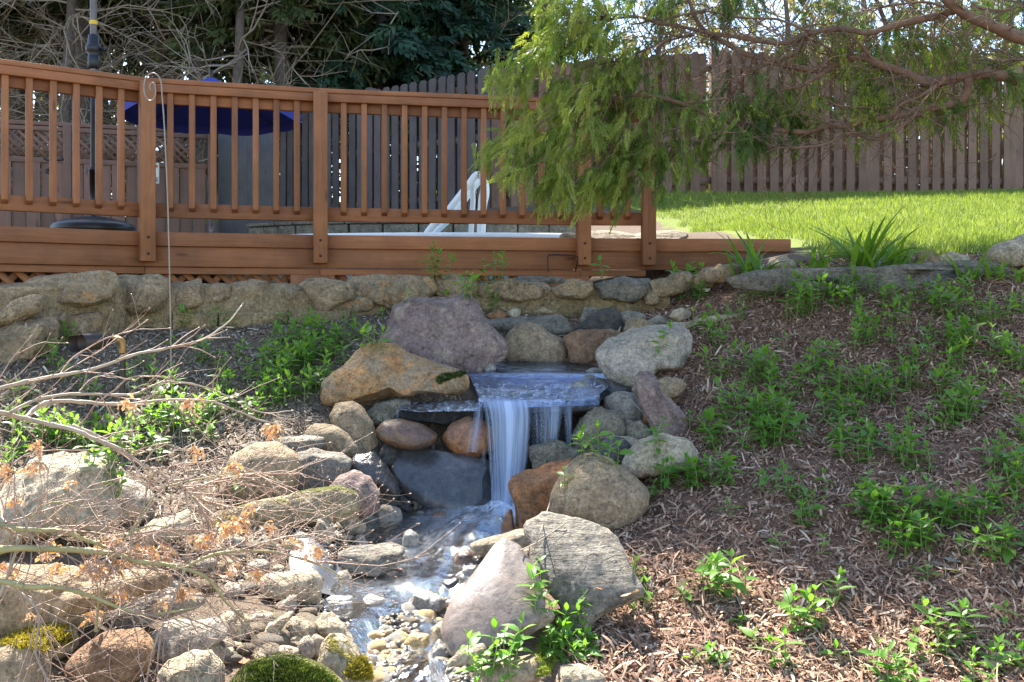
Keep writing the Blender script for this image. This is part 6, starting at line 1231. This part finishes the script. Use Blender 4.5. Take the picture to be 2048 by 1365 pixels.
MASS = [([(950,130),(1000,95),(1060,60),(1080,0),(1200,-30),(1340,-30),(1345,90),(1310,180),(1250,260),(1180,300),(1120,300),(1050,240),(1010,170)], 1050, (4.45, 5.05), .6, 1.05),  # last two values: tint range, lighter for lit masses, darker for shaded ones
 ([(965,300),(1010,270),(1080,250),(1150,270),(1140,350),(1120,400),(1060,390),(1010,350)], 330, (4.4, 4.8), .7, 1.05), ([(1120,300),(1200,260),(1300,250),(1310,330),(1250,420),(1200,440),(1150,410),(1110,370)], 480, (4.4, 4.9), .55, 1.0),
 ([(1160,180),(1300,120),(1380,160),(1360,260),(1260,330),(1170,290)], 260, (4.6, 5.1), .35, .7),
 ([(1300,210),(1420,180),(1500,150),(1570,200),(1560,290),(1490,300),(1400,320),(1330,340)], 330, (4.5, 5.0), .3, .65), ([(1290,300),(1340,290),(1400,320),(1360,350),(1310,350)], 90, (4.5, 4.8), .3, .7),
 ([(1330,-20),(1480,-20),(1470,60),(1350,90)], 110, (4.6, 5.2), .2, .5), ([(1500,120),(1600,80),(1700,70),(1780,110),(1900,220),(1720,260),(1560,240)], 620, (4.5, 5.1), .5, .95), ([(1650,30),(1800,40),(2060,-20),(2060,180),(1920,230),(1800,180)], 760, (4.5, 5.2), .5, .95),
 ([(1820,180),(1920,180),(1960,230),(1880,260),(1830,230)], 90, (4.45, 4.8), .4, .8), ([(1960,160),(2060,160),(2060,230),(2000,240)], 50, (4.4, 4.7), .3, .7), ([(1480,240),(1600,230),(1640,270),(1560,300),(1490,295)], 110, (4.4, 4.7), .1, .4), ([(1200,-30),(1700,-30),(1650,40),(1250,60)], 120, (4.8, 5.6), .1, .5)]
FRD = [spray(29, .088, .030, .0043, .25, .62, .22, 900 + k) for k in range(3)]
fa = Acc()
for poly, n, dr_, t0, t1 in MASS:
    P = np.array(poly); x0, y0 = P.min(0); x1, y1 = P.max(0); pts = []
    ncl = max(4, n // 14); cl = []
    while len(cl) < ncl:
        x, y = g.uniform(x0, x1), g.uniform(y0, y1)
        if inpoly(x, y, poly): cl.append((x, y, g.uniform(*dr_)))
    for (x, y, D_) in cl:                                          # each cluster hangs from a thin twig
        c = W(x, y, D_) + [0, 0, .055]; j = np.argmin(((vis - c) ** 2).sum(1) + np.where(vis[:, 2] < c[2], .08, 0)); b0 = vis[j]; L = np.linalg.norm(c - b0)
        if L < .75:
            V, F = tube(smoothline([b0, (b0 + c) / 2 + [g.normal(0, .02), 0, .06 * L + .02], c], 7), np.linspace(.0035, .0015, 7), 3); tw.add(V, F)
        od = np.array([-.55 + g.normal(0, .35) if x < 1350 else g.normal(-.1, .5), g.normal(-.15, .45), -.75 + g.normal(0, .25)]); tb = g.uniform(t0 - .15, t1)
        m_ = g.integers(10, 18); tt = g.random(m_); ax = od / np.linalg.norm(od)
        pp = c + ax[None] * (tt[:, None] - .3) * .17 + g.normal(0, .028, (m_, 3)); dd = ax[None] + g.normal(0, .38, (m_, 3)); dd[:, 2] -= .25
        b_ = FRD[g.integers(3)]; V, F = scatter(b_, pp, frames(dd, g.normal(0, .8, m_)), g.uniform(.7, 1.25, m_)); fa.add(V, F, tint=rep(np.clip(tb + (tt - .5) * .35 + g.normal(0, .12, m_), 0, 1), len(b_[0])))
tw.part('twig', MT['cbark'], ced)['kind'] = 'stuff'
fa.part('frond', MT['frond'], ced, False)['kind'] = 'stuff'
# unseen crown of the same tree above the frame, placed to shade the bank
nC = 1500; P = g.normal(size=(nC * 3, 3)); P /= np.linalg.norm(P, axis=1)[:, None]; P *= g.random((nC * 3, 1)) ** (1 / 3)
P = P * [2.6, 1.5, 1.1] + [.75, 7.75, ZC + 4.3]; P = P[(P[:, 2] - ZC > .335 * P[:, 1] + .15)][:nC]
P = P[fbm(P * 1.1, 61, 2) > -.25]; nC = len(P)
sp_ = spray(13, .34, .20, .035, .3, .7, .3, 990); V, F = scatter(sp_, P, frames(g.normal(size=(nC, 3)) * [1, 1, .4] - [0, 0, .5]), g.uniform(.8, 1.4, nC)); part('crown', V, F, MT['frond'], ced, False, {'tint': rep(g.random(nC), len(sp_[0]))})['kind'] = 'stuff'
ub_ = Acc()
for k in range(10):
    a0 = tp[g.integers(14, 29)]; b0 = np.array([g.uniform(-1, 2.5), g.uniform(6.8, 8.6), ZC + g.uniform(3.4, 5)]); V, F = tube(smoothline([a0, (a0 + b0) / 2 + [0, 0, .25], b0], 12), np.linspace(.05, .01, 12), 7); part('limb', V, F, MT['cbark'], ced)

# ------------------------------------------------------------------ bare maple in front
mp = empty('maple_tree', (-1.75, 2.3, ZC - .98)); tagit(mp, 'leafless young maple with fine reddish twigs and a few dried orange leaves', 'tree')
MT['mbark'] = plain('maple_bark', (.36, .29, .21), .7, 0, .3, 25, .4); MT['mgreen'] = plain('maple_green_bark', (.32, .28, .12), .65, 0, .25, 18, .3); MT['mtwig'] = plain('maple_twig', (.36, .235, .165), .6, 0, .25, 30, 0)
MT['dryleaf'] = attr_mat('dried_maple_leaf', [(0, (.58, .29, .14)), (.5, (.72, .43, .25)), (1, (.80, .58, .42))], .7, 'tint', .12, 25)
V, F = tube(smoothline([(-1.75, 2.3, ZC - 1.05), (-1.72, 2.3, ZC - .8), (-1.66, 2.32, ZC - .62)], 12), np.linspace(.05, .035, 12), 10); part('trunk', V, F, MT['mgreen'], mp)
ML = [('c4', [(-700,1260),(-200,1070),(0,1010),(170,965),(330,935),(460,915),(560,890),(740,825),(860,795),(1000,770),(1130,740),(1240,690),(1340,610),(1405,525)], 26, 7, 2.3, 2.75, 'mbark'),
 ('c4', [(350,925),(380,880),(430,825),(500,780),(610,720),(700,690),(770,670),(845,620)], 9, 5, 2.45, 2.6, 'mtwig'), ('c4', [(370,915),(480,850),(580,790),(670,720)], 7, 4, 2.45, 2.6, 'mtwig'), ('c4', [(-60,1020),(0,950),(60,850),(120,775),(175,715)], 7, 4, 2.35, 2.4, 'mtwig'), ('c4', [(50,975),(130,910),(190,850)], 6, 4, 2.37, 2.4, 'mtwig'),
 ('c4', [(-700,1300),(-200,1140),(0,1150),(60,1160),(150,1180),(200,1130),(300,1085),(460,1085),(580,1095),(720,1100),(830,1090),(980,1075),(1190,1080),(1330,1120),(1500,1190),(1630,1220)], 34, 7, 2.3, 2.75, 'mbark'),
 ('c4', [(60,1150),(180,1085),(350,1045),(480,1040),(640,1045),(780,1040),(860,1005),(960,970),(1050,975),(1180,1000),(1310,1050),(1400,1100),(1530,1150),(1690,1140)], 18, 5, 2.33, 2.8, 'mbark'),
 ('c4', [(580,1080),(660,1020),(750,950),(850,935),(960,945),(990,940)], 8, 5, 2.45, 2.55, 'mtwig'), ('c4', [(830,1090),(890,1040),(910,1000),(990,945)], 8, 5, 2.5, 2.55, 'mbark'), ('c4', [(460,1030),(500,980),(560,940),(650,935),(770,960)], 6, 4, 2.4, 2.5, 'mtwig'), ('c4', [(570,1070),(540,1120),(490,1190),(450,1235)], 6, 4, 2.42, 2.45, 'mtwig'), ('c4', [(990,1085),(1100,1180),(1180,1270),(1270,1360)], 8, 5, 2.55, 2.6, 'mtwig'), ('c4', [(780,1090),(765,1180),(770,1280),(760,1360)], 8, 6, 2.5, 2.5, 'mbark'),
 ('c4', [(150,1185),(260,1210),(420,1245),(520,1285),(620,1330),(710,1365)], 26, 22, 2.3, 2.36, 'mbark'),
 ('c7', [(390,-20),(520,30),(620,100),(700,140),(780,195),(850,225),(960,290),(1020,330),(1080,370),(1130,395),(1250,430),(1400,520)], 24, 6, 2.35, 2.6, 'mbark'),
 ('c7', [(1020,335),(1070,400),(1110,470),(1130,530),(1160,610),(1180,690)], 14, 6, 2.45, 2.45, 'mbark'), ('c7', [(1040,328),(1150,280),(1250,255),(1330,240),(1480,240),(1620,237)], 12, 7, 2.45, 2.6, 'mtwig'), ('c7', [(840,225),(800,290),(780,400),(765,450)], 11, 7, 2.42, 2.45, 'mbark'), ('c7', [(850,225),(950,190),(1100,175),(1200,178),(1330,215),(1400,232)], 7, 4, 2.42, 2.5, 'mtwig'), ('c7', [(770,195),(820,120),(880,75),(960,100),(1010,115)], 8, 5, 2.4, 2.45, 'mbark'), ('c7', [(690,140),(800,90),(880,75)], 7, 5, 2.4, 2.42, 'mtwig'),
 ('c7', [(-500,620),(-100,650),(100,640),(250,645),(440,650),(560,665),(650,680),(740,710),(870,725),(990,750),(1100,790),(1170,860),(1240,950),(1300,1000),(1380,1110)], 40, 8, 2.2, 2.35, 'mgreen'), ('c7', [(-500,560),(-100,480),(0,510),(80,535),(200,545),(340,545),(450,590),(540,620),(660,685)], 34, 16, 2.2, 2.3, 'mgreen'),
 ('c7', [(1000,745),(1100,695),(1200,665),(1340,655),(1480,660),(1600,690),(1750,740),(1830,790),(1890,850)], 18, 5, 2.3, 2.5, 'mgreen'), ('c7', [(-400,780),(0,820),(150,850),(280,850),(400,870),(520,910),(640,960),(800,1000),(900,990),(1050,960)], 34, 8, 2.15, 2.25, 'mgreen'), ('c7', [(1000,750),(970,830),(930,930),(880,1050),(850,1130),(820,1220),(800,1310)], 14, 8, 2.28, 2.25, 'mbark'),
 ('c7', [(0,900),(50,760),(85,650),(90,570),(30,500),(0,470)], 16, 9, 2.2, 2.3, 'mbark'), ('c7', [(100,400),(130,470),(160,560),(190,600)], 14, 9, 2.25, 2.25, 'mbark'), ('c7', [(80,860),(160,920),(210,1000),(205,1100),(190,1200),(230,1300),(260,1365)], 14, 8, 2.2, 2.15, 'mbark'), ('c7', [(520,1090),(530,950),(560,860),(600,750),(610,700)], 16, 9, 2.25, 2.25, 'mgreen'), ('c7', [(680,590),(740,540),(850,520),(1000,545)], 14, 6, 2.28, 2.4, 'mgreen'), ('c7', [(160,480),(260,400),(340,395),(430,430)], 9, 5, 2.25, 2.3, 'mgreen'),
 ('c7', [(0,330),(60,200),(150,130),(300,110),(450,110),(590,95)], 7, 4, 2.3, 2.5, 'mtwig'), ('c7', [(700,560),(850,340),(960,290),(1150,250),(1300,225)], 9, 5, 2.3, 2.5, 'mgreen'), ('c7', [(560,1130),(700,900),(830,740),(900,660),(1010,600)], 8, 4, 2.22, 2.4, 'mtwig'), ('c7', [(600,1000),(800,900),(950,890),(1150,900),(1300,925),(1500,950),(1640,875)], 9, 4, 2.22, 2.5, 'mtwig'), ('c7', [(1250,900),(1400,870),(1480,730),(1600,560),(1710,460)], 7, 4, 2.4, 2.6, 'mtwig'), ('c7', [(700,570),(900,540),(1200,545),(1500,545),(1560,510),(1600,500)], 8, 4, 2.3, 2.6, 'mtwig'), ('c7', [(1000,750),(1200,800),(1400,740),(1560,680),(1740,590),(1860,625)], 6, 3, 2.3, 2.6, 'mtwig')]
MB = []; bud = Acc(); g = np.random.default_rng(88); mt_ = Acc()
for c_, pts, t0, t1, d0, d1, m_ in ML:
    q = px(c_, pts); s_ = CR[c_][2]; n = len(q) * 6; P = smoothline([W(x, y, np.interp(i, [0, len(q) - 1], [d0, d1])) for i, (x, y) in enumerate(q)], n); P += np.stack([fbm(P * 30, 3, 2), fbm(P * 30, 13, 2), fbm(P * 30, 23, 2)], 1) * .0012
    rr = np.interp(np.linspace(0, 1, n), [0, 1], [t0, t1]) / s_ / FPX * P[:, 1] / 2 * 1.05; rr = rr * (1 + .35 * np.exp(-((np.arange(n) % 9) / 1.0) ** 2))
    V, F = tube(P, rr, 7, True); part('limb', V, F, MT[m_], mp); MB.append((P, rr))
    e = P[-1] - P[-2]; e /= np.linalg.norm(e); V, F = tube([P[-1], P[-1] + e * .004, P[-1] + e * .010], [.0018, .0030, .0008], 5); bud.add(V, F)
tips = []
for P, rr in MB:
    nt = int(len(P) * (.32 if P[:, 2].mean() < ZC - .42 else .15))
    for k in range(nt):
        i = g.integers(2, len(P) - 1); p = P[i]
        if abs(p[0] / p[1]) > .62: continue
        td = P[i] - P[i - 1]; td /= np.linalg.norm(td) + 1e-9; low = p[2] < ZC - .45; d = td * .8 + np.array([g.normal(.2, .5), g.normal(0, .4), g.normal(.15, .55)])
        tips += twigs(mt_, p, d, g.uniform(.05, .26) * (1.35 if low else .55), min(.0019, rr[i] * .6), g, 1 if low else 0, 3, .02, .16, 4, 6)
for p, d in tips:
    V, F = tube([p, p + d * .003, p + d * .007], [.0011, .0020, .0006], 4); bud.add(V, F)
mt_.part('twig', MT['mtwig'], mp)['kind'] = 'stuff'; bud.part('bud', MT['mtwig'], mp)['kind'] = 'stuff'
for (c_, x, y) in [('c7', *p) for p in [(1060,130),(1270,220),(370,300),(280,650),(250,690),(450,760),(540,790),(500,740),(600,640),(660,740),(700,700),(1050,620),(1140,590),(1100,610),(860,650),(830,690),(790,660),(900,690),(1230,540),(1300,530),(1260,520),(1450,540),(1600,640),(1690,670),(620,600),(510,650),(730,660),(180,1020),(520,1010),(500,1030),(650,920),(640,890),(880,950),(1040,880),(1000,900),(210,110),(215,190),(160,230),(25,240),(15,210),(75,400),(1480,10),(20,750),(70,790),(310,770),(1240,770),(1390,800),(1350,440),(560,770),(620,740)]] + [('c4', 745, 1110), ('c4', 1095, 1105), ('c4', 1590, 1265)]:
    X_, Y_ = px(c_, [(x, y)])[0]; D_ = g.uniform(2.25, 2.45); p0 = W(X_, Y_ - 8, D_); la = Acc()
    for k in range(g.integers(9, 16)):
        d = np.array([g.normal(0, .7), g.normal(0, .5), -.6]); d /= np.linalg.norm(d); L = g.uniform(.016, .034); ts = np.linspace(0, 1, 7); sdv = np.cross(d, g.normal(size=3)); sdv /= np.linalg.norm(sdv); cu = np.cross(d, sdv)
        c = p0 + g.normal(0, .006, 3) + d * (ts * L)[:, None] + cu * (np.sin(ts * g.uniform(2, 5)) * L * .25)[:, None]; wv = sdv * (.0042 * np.sin(ts * math.pi * .92 + .25))[:, None] + cu * (.003 * np.cos(ts * 6))[:, None]
        V = np.concatenate([c - wv, c + wv]); i = np.arange(6); la.add(V, np.stack([i, i + 1, i + 8, i + 7], 1), tint=g.random())
    la.part('dried_leaf', MT['dryleaf'], mp)
# loose twigs on the mulch
for k, pts in enumerate([[(1205,805),(1250,800),(1290,835)], [(1040,1110),(1080,1090),(1130,1055)], [(1100,1010),(1085,1060),(1068,1110)], [(695,975),(720,990),(735,1010)]]):
    P = np.array([hit(x, y)[0] + [0, 0, .012] for x, y in pts]); V, F = tube(smoothline(P, 12), .0018, 4); o = part('twig', V, F, MT['deadtwig'], None); tagit(o, 'thin dry twig lying across the stones by the stream', 'twig', 'dry twigs on the stones')
# dead cedar frond on the right bank
h, nr = hit(1340, 945); V, F = spray(61, .20, .03, .006, .05, 1.1, .15, 4); o = link('dried_frond', mesh('dried_frond', V, F, plain('dead_frond', (.22, .12, .10), .8), False), None, h + [-.13, 0, .012]); o.rotation_euler = (.5, -.12, .1); tagit(o, 'dried reddish cedar frond lying on the mulch under the pale boulder', 'frond')
